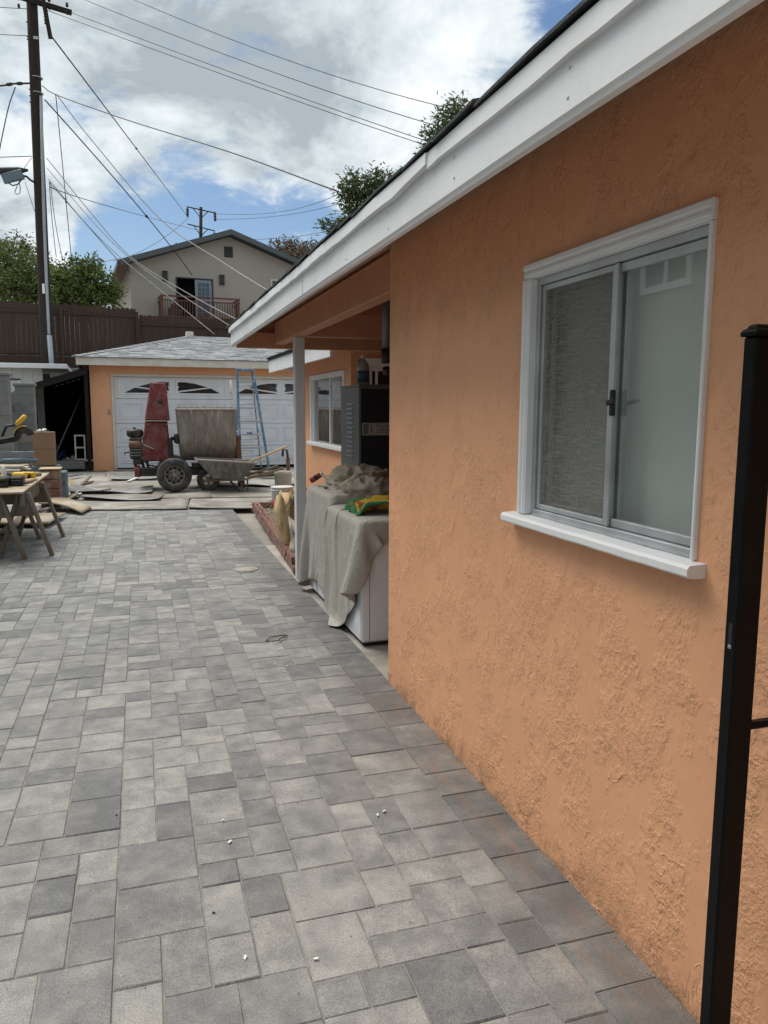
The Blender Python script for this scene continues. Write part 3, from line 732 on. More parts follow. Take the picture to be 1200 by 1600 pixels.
g.box(XW + .010, ym - .026, 1.50, XW + .024, ym - .008, 1.575, .004); g.box(XW - .004, ym - .023, 1.53, XW + .011, ym - .012, 1.545, .003); g.bar((XW - .001, ym - .018, 1.538), (XW - .006, ym - .058, 1.545), .007, .012, .002)
g.build('latch', 'blackplastic', win)
yy = oy0 - .05; k = 0
while yy < oy1 + .06:                                  # vertical blind slats
    g = MB(); P = []; tl = random.uniform(-.0035, .0035)
    for i in range(6):
        a = i / 5; P.append([(XW + .105 - .0008 * math.sin(a * math.pi) + tl * (a - .5), yy + .0795 * a, zz_) for zz_ in (1.10, 1.97)])
    g.grid(P, 6, 2); g.build('blind_slat', 'blind', win); yy += .079; k += 1
# wing window (sliding)
ww = bpy.data.objects.new('wing_window', None); COL.objects.link(ww); ww.parent = house; ww.location = (0, 0, 0)
for (a, b, c, d) in ((wy0 - .06, wy1 + .06, wz1, wz1 + .06), (wy1, wy1 + .06, wz0, wz1 - .0005), (wy0 - .06, wy0, wz0, wz1 - .0005)):
    g = MB(); g.box(XV - .025, a, c, XV + .03, b, d, .003); g.build('trim', 'white', ww)
g = MB(); g.box(XV - .07, wy0 - .1, wz0 - .05, XV + .03, wy1 + .1, wz0 - .001, .006); g.build('sill', 'white', ww)
for (a, b) in ((wy1 - .035, wy1), (9.60, 9.64), (wy0, wy0 + .035)):
    g = MB(); g.box(XV + .005, a, wz0, XV + .05, b, wz1, .003); g.build('frame', 'white', ww)
for (a, b, xo) in ((9.645, wy1 - .036, .03), (wy0 + .036, 9.595, .02)):
    g = MB(); g.quad((XV + xo, a, wz0), (XV + xo, b, wz0), (XV + xo, b, wz1), (XV + xo, a, wz1)); g.build('pane', 'glass', ww)
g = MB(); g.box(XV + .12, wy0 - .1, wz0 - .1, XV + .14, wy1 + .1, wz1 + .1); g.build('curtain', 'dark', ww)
# small window in the patio's end wall
pw = bpy.data.objects.new('patio_window', None); COL.objects.link(pw); pw.parent = house; pw.location = (0, 0, 0)
g = MB(); a, b = 2.485, 3.05
g.box(a, YN - .03, 1.98, b, YN + .0, 2.06, .004); g.box(a - .0, YN - .028, 1.1, a + .05, YN, 1.979, .004); g.box(a - .02, YN - .045, 2.0605, b + .02, YN, 2.085, .004)
g.build('trim', 'white', pw)
g = MB(); g.box(a + .105, YN - .022, 1.1, a + .135, YN - .004, 1.96, .003); g.box(a + .0505, YN - .020, 1.94, b, YN - .003, 1.975, .003); g.box(a + .0505, YN - .022, 1.1, a + .065, YN - .004, 1.939, .003); g.build('mullion', 'white', pw)
g = MB(); g.quad((a + .05, YN - .008, 1.1), (b, YN - .008, 1.1), (b, YN - .008, 1.97), (a + .05, YN - .008, 1.97)); g.build('pane', mat('black_pane', (.02, .022, .025), .15, .1), pw)
# flue pipe on the corner inside the patio
g = MB(); g.tube([(1.655, 5.2, 1.93), (1.655, 5.2, 2.5)], .028, 14); pp = g.build('flue_pipe', 'cabinet', house)
g = MB(); g.tube([(1.655, 5.2, 1.83), (1.655, 5.2, 1.93)], .034, 14); g.tube([(1.655, 5.2, 1.80), (1.67, 5.22, 1.76)], .026, 12); g.build('collar', 'engine', pp)

# ------------------------------------------------------------------ neighbour's house across the driveway (outside the frame, mirrored in the window)
XN = -3.75
nb = thing('neighbour_house', (XN, 4, 0), 'pale two storey house across the driveway mirrored in the window glass', 'house')
g = MB(); g.box(XN - 6, -6, -.05, XN, 13.0, 3.95); g.build('wall', 'neigh', nb)
g = MB(); g.box(XN - 6.05, -6.05, 3.9505, XN + .05, 13.05, 4.03, .01); g.build('roof', 'white_old', nb)
nw = bpy.data.objects.new('window', None); COL.objects.link(nw); nw.parent = nb
for (a, b, c, d) in ((7.92, 8.92, 3.0, 3.09), (7.92, 8.92, 3.64, 3.73), (7.92, 8.01, 3.091, 3.639), (8.83, 8.92, 3.091, 3.639), (8.39, 8.45, 3.091, 3.639)):
    g = MB(); g.box(XN, a, c, XN + .04, b, d, .004); g.build('trim', 'white', nw)
g = MB(); g.quad((XN + .012, 8.01, 3.09), (XN + .012, 8.83, 3.09), (XN + .012, 8.83, 3.64), (XN + .012, 8.01, 3.64)); g.build('pane', mat('shaded_pane', (.25, .26, .25), .2, .1), nw)
# ------------------------------------------------------------------ gate post at the wall
gp = thing('gate_post', (1.159, 1.234, 0), 'slim black steel gate post with rounded cap before the orange wall', 'gate post')
g = MB(); px0, px1, py0, py1 = 1.130, 1.188, 1.216, 1.250
g.box(px0, py0, 0, px1, py1, 1.660, .004); pm = g.build('post', 'black_metal', gp)
g = MB(); P = []
for (ins, z) in ((-.003, 1.6605), (-.004, 1.668), (-.001, 1.673), (.005, 1.677), (.006, 1.681), (.012, 1.684)): P.append([(px0 + ins, py0 + ins, z), (px1 - ins, py0 + ins, z), (px1 - ins, py1 - ins, z), (px0 + ins, py1 - ins, z), (px0 + ins, py0 + ins, z)])
g.grid(P, 6, 5, False); g.f.append((25, 26, 27, 28)); g.sm.append(False); g.build('cap', 'black_metal', gp)
g = MB(); g.box(px0 - .0012, 1.226, 1.045, px0 + .002, 1.237, 1.09, .0005); g.build('latch_slot', 'dark', gp)
g = MB(); g.box(px0 - .0016, 1.227, 1.037, px0 + .001, 1.236, 1.0445, .0005); g.build('slot_wear', 'tool_grey', gp)
g = MB(); g.box(px1 + .0005, 1.222, .858, XW + .002, 1.240, .874, .003); g.build('wall_bracket', 'black_metal', gp)
g = MB(); g.box(XW - .008, 1.205, .846, XW - .0005, 1.258, .886, .002); g.build('bracket_plate', 'tool_grey', gp)
for z in (.853, .879):
    g = MB(); g.lathe([(.006, -.012), (.006, -.009), (.0, -.008)], (XW - .001, 1.215, z), 'x', 6); g.build('bolt', 'galv', gp)

# ------------------------------------------------------------------ garage
GT = frame((-1.122, 20.155, 0), 2.5)
ga = thing('garage', (-1.122, 20.155, 0), 'orange garage with grey shingle hip roof and white panelled door', 'garage')
DL, DR, DH = 0.55, 6.13, 2.265
g = MB(GT)
for (s0, s1, z0, z1) in ((0, DL, -.05, 2.6), (DR, 6.7, -.05, 2.6), (DL, DR, DH, 2.6)): g.quad((s0, 0, z0), (s1, 0, z0), (s1, 0, z1), (s0, 0, z1))
g.quad((0, 0, -.05), (0, 5.2, -.05), (0, 5.2, 2.6), (0, 0, 2.6)); g.quad((6.7, 0, -.05), (6.7, 5.2, -.05), (6.7, 5.2, 2.6), (6.7, 0, 2.6)); g.quad((0, 5.2, -.05), (6.7, 5.2, -.05), (6.7, 5.2, 2.6), (0, 5.2, 2.6))
for s in (DL, DR): g.quad((s, 0, 0), (s, .12, 0), (s, .12, DH), (s, 0, DH))
g.quad((DL, 0, DH), (DR, 0, DH), (DR, .12, DH), (DL, .12, DH))
g.build('wall', 'stucco', ga)
for (s0, s1, z0, z1) in ((DL - .07, DL, 0, DH + .07), (DR, DR + .07, 0, DH + .07), (DL + .0005, DR - .0005, DH, DH + .07)):
    g = MB(GT); g.box(s0, -.02, z0, s1, .02, z1, .004); g.build('trim', 'white_old', ga)
# eave board round the front and sides
EV = 0.28; ZE0, ZE1 = 2.505, 2.685
g = MB(GT); g.box(-EV, -.45, ZE0, 7.0, -.41, ZE1, .003); g.build('fascia', 'white_old', ga)
g = MB(GT); g.box(-EV, -.4095, ZE0, -EV + .04, 5.6, ZE1, .003); g.build('fascia', 'white_old', ga)
g = MB(GT); g.quad((-EV + .04, -.41, ZE0 + .03), (7, -.41, ZE0 + .03), (7, 0, ZE0 + .03), (-EV + .04, 0, ZE0 + .03)); g.build('soffit', 'orange', ga)
# hip roof with laid shingles
a0, a1, b0, b1 = -EV - .04, 7.04, -.49, 5.64; hd = (b1 - b0) / 2; RZ = .27 * hd; z0 = ZE1 + .004
r0, r1, bm_ = a0 + hd, a1 - hd, (b0 + b1) / 2
g = MB(GT)
g.add([(a0, b0, z0), (a1, b0, z0), (a1, b1, z0), (a0, b1, z0), (r0, bm_, z0 + RZ), (r1, bm_, z0 + RZ)], [(0, 1, 5, 4), (2, 3, 4, 5), (1, 2, 5), (3, 0, 4), (0, 3, 2, 1)])
groof = g.build('roof', 'shingle', ga)
SHM = [mat('grey_shingle_%d' % k, c_, .9, .2, 9, .6, 160) for k, c_ in enumerate(((.22, .235, .25), (.29, .305, .32), (.34, .35, .355)))]
nr = 22; cnt = 0; gs = MB(GT)
for r in range(nr):
    t0, t1 = r / nr, (r + 1.25) / nr
    y0_, y1_ = b0 + hd * t0, b0 + hd * min(1, t1); za, zb = z0 + RZ * t0, z0 + RZ * min(1, t1)
    sl, sr = a0 + hd * t0, a1 - hd * t0
    s = sl + random.uniform(0, .15)
    s = sl
    while s < sr - .02:
        w = random.uniform(.17, .36); e = min(s + w, sr); h0 = random.choice((.010, .014, .019)); dy = -random.choice((0, 0, .012, .02))
        tgt = gs
        if e > 0 and s < 5.0 and cnt < 290 and r < 20: tgt = MB(GT); cnt += 1
        sl1, sr1 = a0 + hd * min(1, t1), a1 - hd * min(1, t1)
        sT, eT = max(s, sl1) , min(e, sr1)
        if eT <= sT: sT, eT = (s + e) / 2 - .005, (s + e) / 2 + .005
        tgt.add([(s + .003, y0_ + dy, za + .001), (e - .003, y0_ + dy, za + .001), (eT, y1_, zb + .001), (sT, y1_, zb + .001), (s + .003, y0_ + dy, za + h0), (e - .003, y0_ + dy, za + h0), (eT, y1_, zb + .003), (sT, y1_, zb + .003)],
                [(0, 1, 2, 3), (4, 7, 6, 5), (0, 4, 5, 1), (1, 5, 6, 2), (2, 6, 7, 3), (3, 7, 4, 0)])
        if tgt is not gs: tgt.build('shingle', random.choice(SHM), groof)
        s = e
tag(gs.build('shingles', 'shingle', groof), kind='stuff')
for side in (0, 1):                                     # hip caps
    for k in range(18):
        t0, t1 = k / 18, (k + 1.2) / 18; g = MB(GT)
        def hp(t): t = min(1, t); return Vector((a0 + hd * t, b0 + hd * t, z0 + RZ * t)) if side == 0 else Vector((a1 - hd * t, b0 + hd * t, z0 + RZ * t))
        p, q = hp(t0), hp(t1); sg = 1 if side == 0 else -1
        p1, p2 = p + Vector((.11 * sg, -.05, -.004)), p + Vector((-.05 * sg, .11, -.004)); q1, q2 = q + Vector((.11 * sg, -.05, -.004)), q + Vector((-.05 * sg, .11, -.004))
        up = Vector((0, 0, .036)); up2 = Vector((0, 0, .02))
        g.add([p1 + up2, p + up + up2 * .3, p2 + up2, q1 + up2 * .5, q + up2, q2 + up2 * .5, p1, p, p2], [(0, 1, 4, 3), (1, 2, 5, 4), (0, 6, 7, 1), (1, 7, 8, 2)]); g.build('hip_cap', 'shingle', groof)
g = MB(GT); g.box(2.55, 2.3, z0 + .72, 2.75, 2.5, z0 + .93, .01); g.build('roof_vent', 'white_old', groof)
# sectional door
gd = bpy.data.objects.new('garage_door', None); COL.objects.link(gd); gd.parent = ga
zs = [0.01, .535, 1.115, 1.725, DH]
for k in range(4):
    g = MB(GT)
    g.box(DL + .002, .06, zs[k] + .004, DR - .002, .11, zs[k + 1] - .004, .004); g.build('door_section', 'door_white', gd)
cw = (DR - DL - .08) / 8
for k in range(3):
    for c in range(8):
        s0 = DL + .04 + c * cw + .075; s1 = s0 + cw - .15; za, zb = zs[k] + .11, zs[k + 1] - .11
        g = MB(GT); fw = .022
        g.box(s0, .047, za, s1, .0598, za + fw, .006); g.box(s0, .047, zb - fw, s1, .0598, zb, .006); g.box(s0, .047, za + fw + .0005, s0 + fw, .0598, zb - fw - .0005, .006); g.box(s1 - fw, .047, za + fw + .0005, s1, .0598, zb - fw - .0005, .006)
        g.box(s0 + .06, .050, za + .055, s1 - .06, .0597, zb - .055, .008)
        g.build('raised_panel', 'door_white', gd)
black_pane = mat('black_glass', (.012, .014, .016), .12, .1, spec=.5)
for c in range(4):
    s0 = DL + .04 + c * 2 * cw + .06; s1 = s0 + 2 * cw - .12; za, zb = zs[3] + .11, zs[4] - .07; W_ = s1 - s0; H_ = zb - za
    g = MB(GT); fw = .03
    g.box(s0, .040, za, s1, .0598, za + fw, .006); g.box(s0, .040, zb - fw, s1, .0598, zb, .006); g.box(s0, .040, za + fw + .0005, s0 + fw, .0598, zb - fw - .0005, .006); g.box(s1 - fw, .040, za + fw + .0005, s1, .0598, zb - fw - .0005, .006)
    fr_ = g.build('window_frame', 'white', gd)
    def uv(u, v):
        u = u if c % 2 == 0 else 1 - u
        return (s0 + fw + (W_ - 2 * fw) * u, .0555, za + fw + (H_ - 2 * fw) * v)
    for poly in ([(.10, .04), (.30, .46), (.96, .10), (.96, .04)], [(.36, .54), (.66, .86), (.93, .95), (.985, .30), (.985, .22)], [(.75, .93), (.985, .93), (.985, .60)]):
        pts = [uv(*q) for q in poly]; g = MB(GT); g.prism(pts, (0, .003, 0)); g.build('pane', black_pane, gd)
g = MB(GT); g.tube([(0.42, -.01, 1.35), (0.42, -.01, 1.47)], .02, 8); g.build('door_keypad', 'tool_grey', ga)

# ------------------------------------------------------------------ dark lean-to beside the garage
ls = thing('lean_to_shed', GT @ Vector((-.7, 1, 0)), 'dark open lean-to shed with sloping roof beside the garage', 'shed')
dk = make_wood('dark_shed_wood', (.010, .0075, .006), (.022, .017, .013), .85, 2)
for k in range(12):
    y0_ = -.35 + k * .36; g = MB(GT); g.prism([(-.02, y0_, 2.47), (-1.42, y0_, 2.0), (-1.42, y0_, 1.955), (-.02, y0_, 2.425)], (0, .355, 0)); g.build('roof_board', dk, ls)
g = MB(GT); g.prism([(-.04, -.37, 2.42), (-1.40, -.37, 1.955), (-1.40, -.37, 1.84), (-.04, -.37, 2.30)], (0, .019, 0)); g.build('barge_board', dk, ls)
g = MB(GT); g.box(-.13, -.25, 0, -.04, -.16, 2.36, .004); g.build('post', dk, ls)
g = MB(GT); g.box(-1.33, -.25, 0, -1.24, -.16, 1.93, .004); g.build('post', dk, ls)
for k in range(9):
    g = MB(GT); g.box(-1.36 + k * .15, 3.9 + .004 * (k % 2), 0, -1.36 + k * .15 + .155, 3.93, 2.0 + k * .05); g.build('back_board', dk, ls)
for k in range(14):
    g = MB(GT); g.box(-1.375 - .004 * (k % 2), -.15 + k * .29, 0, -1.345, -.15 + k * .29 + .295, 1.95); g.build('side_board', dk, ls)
def blob(c, r, amp, n=18, seed=0, sc_=2.5):
    g = MB(); P = []
    for i in range(n):
        row = []
        for j in range(n // 2 + 1):
            a = 2 * math.pi * i / n; b = math.pi / 2 * (1 - j / (n // 2)); d = Vector((math.cos(a) * math.cos(b), math.sin(a) * math.cos(b), math.sin(b)))
            k = 1 + amp * noise.turbulence(d * sc_ + Vector((seed, 0, 0)), 3, False) - amp * .5
            row.append((c[0] + d.x * r[0] * k, c[1] + d.y * r[1] * k, c[2] + d.z * r[2] * k))
        P.append(row)
    g.grid(P, n, n // 2 + 1, True, True); return g
tag(blob(GT @ Vector((-.95, 1.5, 0)), (.5, .6, .55), .9, 20, 3).build('tarpaulin', 'blue_tarp'), 'dark blue crumpled tarpaulin heaped inside the lean-to', 'tarpaulin')
tag(blob(GT @ Vector((-.55, .8, 0)), (.35, .3, .3), .7, 18, 8).build('cement_sack', 'cement'), 'grey slumped sack on the floor of the lean-to', 'sack')
fr = thing('window_sash', GT @ Vector((-.28, .2, 0)), 'small pale two-pane window sash leaning inside the lean-to', 'window sash')
for (a, b, c_, d) in ((-.42, 0.0, -.385, .62), (-.205, 0.0, -.17, .62), (-.3845, .585, -.2055, .62), (-.3845, .29, -.2055, .325), (-.3845, 0.0, -.2055, .035)):
    g = MB(GT); g.box(a, .2, b + .22, c_, .225, d + .22, .003); g.build('rail', 'white_old', fr)
g = MB(GT); g.tube([(-.9, .5, 0.3), (-.2, 1.4, 1.9)], .02, 8); tag(g.build('broom_handle', 'greywood'), 'grey pole leaning inside the dark lean-to', 'pole')
g = MB(GT); g.box(-1.2, .1, 0, -.2, .5, .2, .02); tag(g.build('concrete_step', 'block'), 'low concrete step at the mouth of the lean-to', 'step')

# ------------------------------------------------------------------ left boundary: block pillars, grey fence, white shed
def pillar(x, y, w, h, label):
    t = thing('block_pillar', (x, y, 0), label, 'pillar', 'grey pillars of the left boundary')
    z = 0
    while z < h - .05:
        hh = min(.195, h - z); g = MB(); g.box(x - w / 2 + jit(.003), y - w / 2, z, x + w / 2 + jit(.003), y + w / 2, z + hh - .003, .003); g.build('block', 'block', t); z += .195
    g = MB(); g.box(x - w / 2 - .03, y - w / 2 - .03, h, x + w / 2 + .03, y + w / 2 + .03, h + .06, .01); g.build('capstone', 'block', t)
p = PY(9, 660, 15.0); pillar(p.x - .12, 15.2, .36, 2.06, 'taller grey block pillar at the left edge behind the yellow-handled saw')
p = PY(40, 660, 17.0); pillar(p.x, 17.2, .34, 1.93, 'shorter grey block pillar beside the boarded fence')
gf = thing('grey_board_fence', (-2.4, 18.5, 0), 'weathered grey board fence running back to the lean-to', 'fence')
k = 0
y = 15.45
while y < 20.0:
    if not 16.97 < y < 17.5:
        xf = -2.55 + (y - 15.4) * .022; hh = 1.83 + jit(.02); g = MB(); g.box(xf - .012, y, 0.02, xf + .012, y + .135, hh, .002); g.build('board', 'greywood', gf)
    y += .142
for zr in (.4, 1.5):
    g = MB(); g.bar((-2.51, 15.4, zr), (-2.41, 20.0, zr), .04, .09); g.build('rail', 'greywood', gf)
ws = thing('white_shed', (-3.6, 22.5, 0), 'low white shed with flat eave behind the grey pillars', 'shed')
for k in range(16):
    g = MB(GT); s = -5.0 + k * .24; g.box(s, 2.0, -.05, s + .235, 2.06, 2.5, .006); g.build('siding_board', 'siding', ws)
g = MB(GT); g.box(-5.4, 1.65, 2.5, -.55, 5.2, 2.62, .006); g.build('eave', 'white', ws)
g = MB(GT); g.box(-3.0, 1.985, .3, -1.75, 1.999, 2.2, .003); g.build('door_panel', 'siding', ws)
g = MB(GT); g.box(-3.05, 1.97, 2.2005, -1.7, 1.999, 2.24, .003); g.build('door_head', 'trim_dark', ws)
for (a, b) in ((-3.05, -3.0005), (-1.7495, -1.7)):
    g = MB(GT); g.box(a, 1.97, .0, b, 1.999, 2.2, .003); g.build('door_jamb', 'white', ws)

# ------------------------------------------------------------------ brown back fence
FT = frame((-2.254, 27.0, 0), 5.0)
def back_fence(name, s0, s1, zt, zb, zrail, label):
    t = thing(name, FT @ Vector(((s0 + s1) / 2, 0, 3.0)), label, 'fence', 'brown back fences')
    s = s0; dog = .035
    while s < s1 - .05:
        w = .142; e = min(s + w - .0015, s1); z = zt + jit(.018); y = jit(.004); g = MB(FT)
        g.prism([(s, y, zb), (e, y, zb), (e, y, z - .05), (e - dog * .35, y, z - .017), (e - dog, y, z), (s + dog, y, z), (s + dog * .35, y, z - .017), (s, y, z - .05)], (0, .018, 0)); g.build('picket', 'fence', t); s += w
    for zr in zrail:
        g = MB(FT); g.box(s0, -.045, zr, s1, -.0045, zr + .085, .004); g.build('rail', 'fence', t)
    g = MB(FT); g.box(s0, -.03, 2.75, s1, .02, zb - .004, .004); g.build('kick_board', 'fence', t)
    s = s0 - .02
    while s < s1 + .1:
        g = MB(FT); g.box(s - .045, -.09, 2.7, s + .045, -.0455, zt - .12, .006); g.build('post', 'fence', t); s += (s1 - s0 + .04) / max(1, round((s1 - s0) / 2.4))
back_fence('back_fence', -4.6, 2.27, 4.745, 3.13, (4.44, 3.17), 'taller run of the dark brown picket fence behind the utility pole')
back_fence('back_fence', 2.36, 9.4, 4.535, 3.10, (4.20, 3.14), 'lower run of the dark brown picket fence under the balcony')

# ------------------------------------------------------------------ two storey house on the hill
HT = frame((4.405, 39.202, 0), 5.0)
bh = thing('hill_house', HT @ Vector((0, 5, 3.2)), 'beige gabled house with red balcony behind the brown fence', 'house')
HL, HR, HB = -4.6, 5.1, 13.0; zr_, ze_ = 9.69, 8.0
pit = (9.72 - 8.0) / 5.0
rt = lambda s: 9.72 - abs(s - .04) * .345
dl, dr, dt = -2.52, -.79, 7.68
g = MB(HT)
def hq(s0, s1, z0, z1): g.quad((s0, 0, z0), (s1, 0, z0), (s1, 0, z1), (s0, 0, z1))
hq(HL, dl, 2.8, dt); hq(dr, HR, 2.8, dt); hq(dl, dr, 2.8, 5.62)
g.add([(HL, 0, dt), (HR, 0, dt), (HR, 0, rt(HR)), (.04, 0, rt(.04)), (HL, 0, rt(HL))], [(0, 1, 2, 3, 4)])
g.quad((HL, 0, 2.8), (HL, HB, 2.8), (HL, HB, rt(HL)), (HL, 0, rt(HL))); g.quad((HR, 0, 2.8), (HR, HB, 2.8), (HR, HB, rt(HR)), (HR, 0, rt(HR)))
g.build('wall', 'house_beige', bh)
g = MB(HT); ov = .62
for sgn in (-1, 1):
    e = (HL - .52) if sgn < 0 else (HR + .55); zt0, zt1 = rt(.04) + .25, rt(e) + .25
    g.prism([(.04, -ov, zt0), (e, -ov, zt1), (e, -ov, zt1 - .10), (.04, -ov, zt0 - .10)], (0, HB + ov + .4, 0))
hroof = g.build('roof', 'trim_dark', bh)
for sgn in (-1, 1):
    e = (HL - .52) if sgn < 0 else (HR + .55); g = MB(HT)
    g.prism([(.04, -ov - .03, rt(.04) + .235), (e, -ov - .03, rt(e) + .235), (e, -ov - .03, rt(e) - .0), (.04, -ov - .03, rt(.04) - .0)], (0, .029, 0)); g.build('rake_board', mat('slate_rake', (.075, .09, .098), .6, .1), hroof)
g = MB(HT); e = HL - .55; g.box(e - .03, -ov, rt(e) + .0, e + .0, HB + .3, rt(e) + .23, .004); g.build('gutter', 'lamp_bk', hroof)
g = MB(HT); g.prism([(HL, -ov + .02, rt(HL) + .1), (HL - .5, -ov + .02, rt(HL - .5) + .1), (HL - .5, -ov + .02, rt(HL - .5) + .08), (HL, -ov + .02, rt(HL) + .08)], (0, HB, 0)); g.build('eave_soffit', mat('brown_soffit', (.20, .15, .115), .8, .15), hroof)
g = MB(HT); g.tube([(HL - .46, HB - 1, rt(HL) - .1), (HL - .2, HB - 1, rt(HL) - .4), (HL - .05, HB - 1, rt(HL) - .6)], .05, 6); g.build('downpipe', 'lamp_bk', bh)
g = MB(HT); g.tube([(-2.05, 3, rt(-2.05) + .2), (-2.05, 3, rt(-2.05) + .85)], .035, 6); g.build('vent_stack', 'lamp_bk', hroof)
vt = bpy.data.objects.new('gable_vent', None); COL.objects.link(vt); vt.parent = bh
g = MB(HT); g.box(-.20, -.03, 8.76, .22, -.002, 9.27, .01); g.build('frame', 'trim_dark', vt)
for k in range(6):
    g = MB(HT); z = 8.80 + k * .075; g.prism([(-.17, -.06, z), (-.17, -.031, z + .05), (-.17, -.031, z + .062), (-.17, -.065, z + .01)], (.36, 0, 0)); g.build('slat', 'trim_dark', vt)
# balcony doors: dark opening on the left, glazed leaf on the right
g = MB(HT); g.box(dl, 1.2, 5.5, dr, 1.25, dt + .1); g.quad((dl, 0, 5.62), (dr, 0, 5.62), (dr, 1.2, 5.62), (dl, 1.2, 5.62)); g.quad((dl, 0, dt), (dr, 0, dt), (dr, 1.2, dt), (dl, 1.2, dt)); g.quad((dl, 0, 5.62), (dl, 1.2, 5.62), (dl, 1.2, dt), (dl, 0, dt)); g.build('door_recess', 'dark', bh)
for (a, b, c_, d) in ((dl - .02, dl + .05, 5.62, dt), (dr - .05, dr + .02, 5.62, dt), (dl + .0505, dr - .0505, dt - .06, dt)):
    g = MB(HT); g.box(a, -.03, c_, b, .05, d, .005); g.build('door_frame', 'lamp_bk', bh)
leaf = bpy.data.objects.new('balcony_door', None); COL.objects.link(leaf); leaf.parent = bh
la, lb = -1.64, dr - .06; grey_d = mat('blue_grey_door', (.20, .24, .29), .5, .05)
for (a, b, c_, d) in ((la, la + .14, 5.65, 7.61), (lb - .12, lb, 5.65, 7.61), (la + .1405, lb - .1205, 7.47, 7.61), (la + .1405, lb - .1205, 5.65, 5.85), (la + .1405, lb - .1205, 6.62, 6.70)):
    g = MB(HT); g.box(a, .0, c_, b, .045, d, .005); g.build('stile', grey_d, leaf)
g = MB(HT); g.quad((la + .14, .03, 5.85), (lb - .12, .03, 5.85), (lb - .12, .03, 7.47), (la + .14, .03, 7.47)); g.build('pane', mat('teal_pane', (.06, .10, .12), .15, .1), leaf)
for k in (1, 2):
    s = la + .14 + (lb - la - .26) * k / 3; g = MB(HT); g.box(s - .012, .018, 5.85, s + .012, .028, 7.47); g.build('muntin', grey_d, leaf)
for z in (6.08, 6.3, 6.86, 7.06, 7.26):
    g = MB(HT); g.box(la + .14, .012, z - .012, lb - .12, .0175, z + .012); g.build('muntin', grey_d, leaf)
for s in (-3.03, -.35):
    lm = bpy.data.objects.new('wall_lamp', None); COL.objects.link(lm); lm.parent = bh
    g = MB(HT); g.box(s - .11, -.13, 7.48, s + .11, -.002, 7.86, .015); g.build('lantern', 'lamp_bk', lm)
    g = MB(HT); g.box(s - .13, -.16, 7.8605, s + .13, -.002, 7.89, .005); g.box(s - .13, -.16, 7.45, s + .13, -.002, 7.4795, .005); g.build('lantern_cap', 'lamp_bk', lm)
bwn = bpy.data.objects.new('window', None); COL.objects.link(bwn); bwn.parent = bh
for (a, b, c_, d) in ((2.09, 2.17, 6.85, 7.88), (3.53, 3.61, 6.85, 7.88), (2.1705, 3.5295, 7.80, 7.88), (2.1705, 3.5295, 6.85, 6.93)):
    g = MB(HT); g.box(a, -.03, c_, b, -.001, d, .005); g.build('trim', 'white_old', bwn)
for k in range(3):
    for j in range(2):
        g = MB(HT); a = 2.17 + k * 1.36 / 3; b = 6.93 + j * .435; g.box(a + .015, -.012, b + .015, a + 1.36 / 3 - .015, -.004, b + .42, .002); g.build('pane', mat('teal_pane', (.03, .055, .06), .12, .1), bwn)
# balcony
bc = bpy.data.objects.new('balcony', None); COL.objects.link(bc); bc.parent = bh
b0_, b1_, bd = -3.40, .26, -1.15
g = MB(HT); g.box(b0_, bd, 5.42, b1_, -.002, 5.60, .01); g.build('deck', 'redwood', bc)
for s in (b0_ + .06, b1_ - .06):
    g = MB(HT); g.box(s - .06, bd, 5.6005, s + .06, bd + .12, 6.62, .006); g.build('newel', 'redwood', bc)
for z in (6.60, 6.42, 5.68):
    g = MB(HT); g.box(b0_ - .02, bd - .0, z, b1_ + .02, bd + .07, z + (.07 if z > 6.5 else .05), .005); g.build('rail', 'redwood', bc)
    for s in (b0_, b1_ - .07):
        g = MB(HT); g.box(s, bd + .1205, z, s + .07, -.003, z + .06, .005); g.build('rail', 'redwood', bc)
k = b0_ + .2
while k < b1_ - .15:
    g = MB(HT); g.box(k - .02, bd + .015, 5.7305, k + .02, bd + .055, 6.4195); g.build('baluster', 'redwood', bc); k += .125
for s in (b0_ + .03, b1_ - .04):
    y = bd + .25
    while y < -.1:
        g = MB(HT); g.box(s - .02, y, 5.7305, s + .02, y + .04, 6.4195); g.build('baluster', 'redwood', bc); y += .14
bj = blob(HT @ Vector((-2.75, -.7, 5.6)), (.42, .25, .75), .6, 16, 5); tag(bj.build('covered_chair', mat('brown_cover', (.10, .075, .06), .9, .3, 4)), 'brown covered chair standing on the red balcony', 'chair')
# ------------------------------------------------------------------ utility poles
YP = 25.9
def pole_x(z): return -2.66 + (z / 13.2) * .135
up = thing('utility_pole', (pole_x(0), YP, 0), 'tall dark wooden utility pole with crossarm behind the white shed', 'utility pole')
g = MB(); g.tube([(pole_x(z), YP, z) for z in (0, 3, 6, 9, 12, 14.5)], [.185, .178, .17, .162, .152, .145], 18); g.build('pole_shaft', 'pole', up)
a, b = PY(8, -12, YP - .2), PY(112, 20, YP - .2); g = MB(); g.bar(a, b, .11, .13, .008); g.build('crossarm', 'pole', up)
a, b = PY(62, -30, YP - .22), PY(79, 60, YP - .35); g = MB(); g.bar(a, b, .10, .12, .008); g.build('brace_arm', 'pole', up)
for (x, y) in ((29, 4), (77, 7), (105, 15)):
    q = PY(x, y, YP - .2); g = MB(); g.lathe([(.02, -.11), (.045, -.09), (.03, -.06), (.045, -.03), (.02, 0)], (q.x, q.y, q.z - .03), n=8); g.lathe([(.02, 0), (.05, .03), (.03, .08), (.045, .1), (.0, .14)], (q.x, q.y, q.z + .065), n=8); g.build('insulator', 'lamp_bk', up)
q = PY(72, 24, YP - .25); g = MB(); g.lathe([(.03, -.25)] + [(r_, z_) for k in range(5) for r_, z_ in ((.07, -.22 + k * .09), (.035, -.19 + k * .09))] + [(.03, .3)], q, n=10); g.build('insulator_stack', 'engine', up)
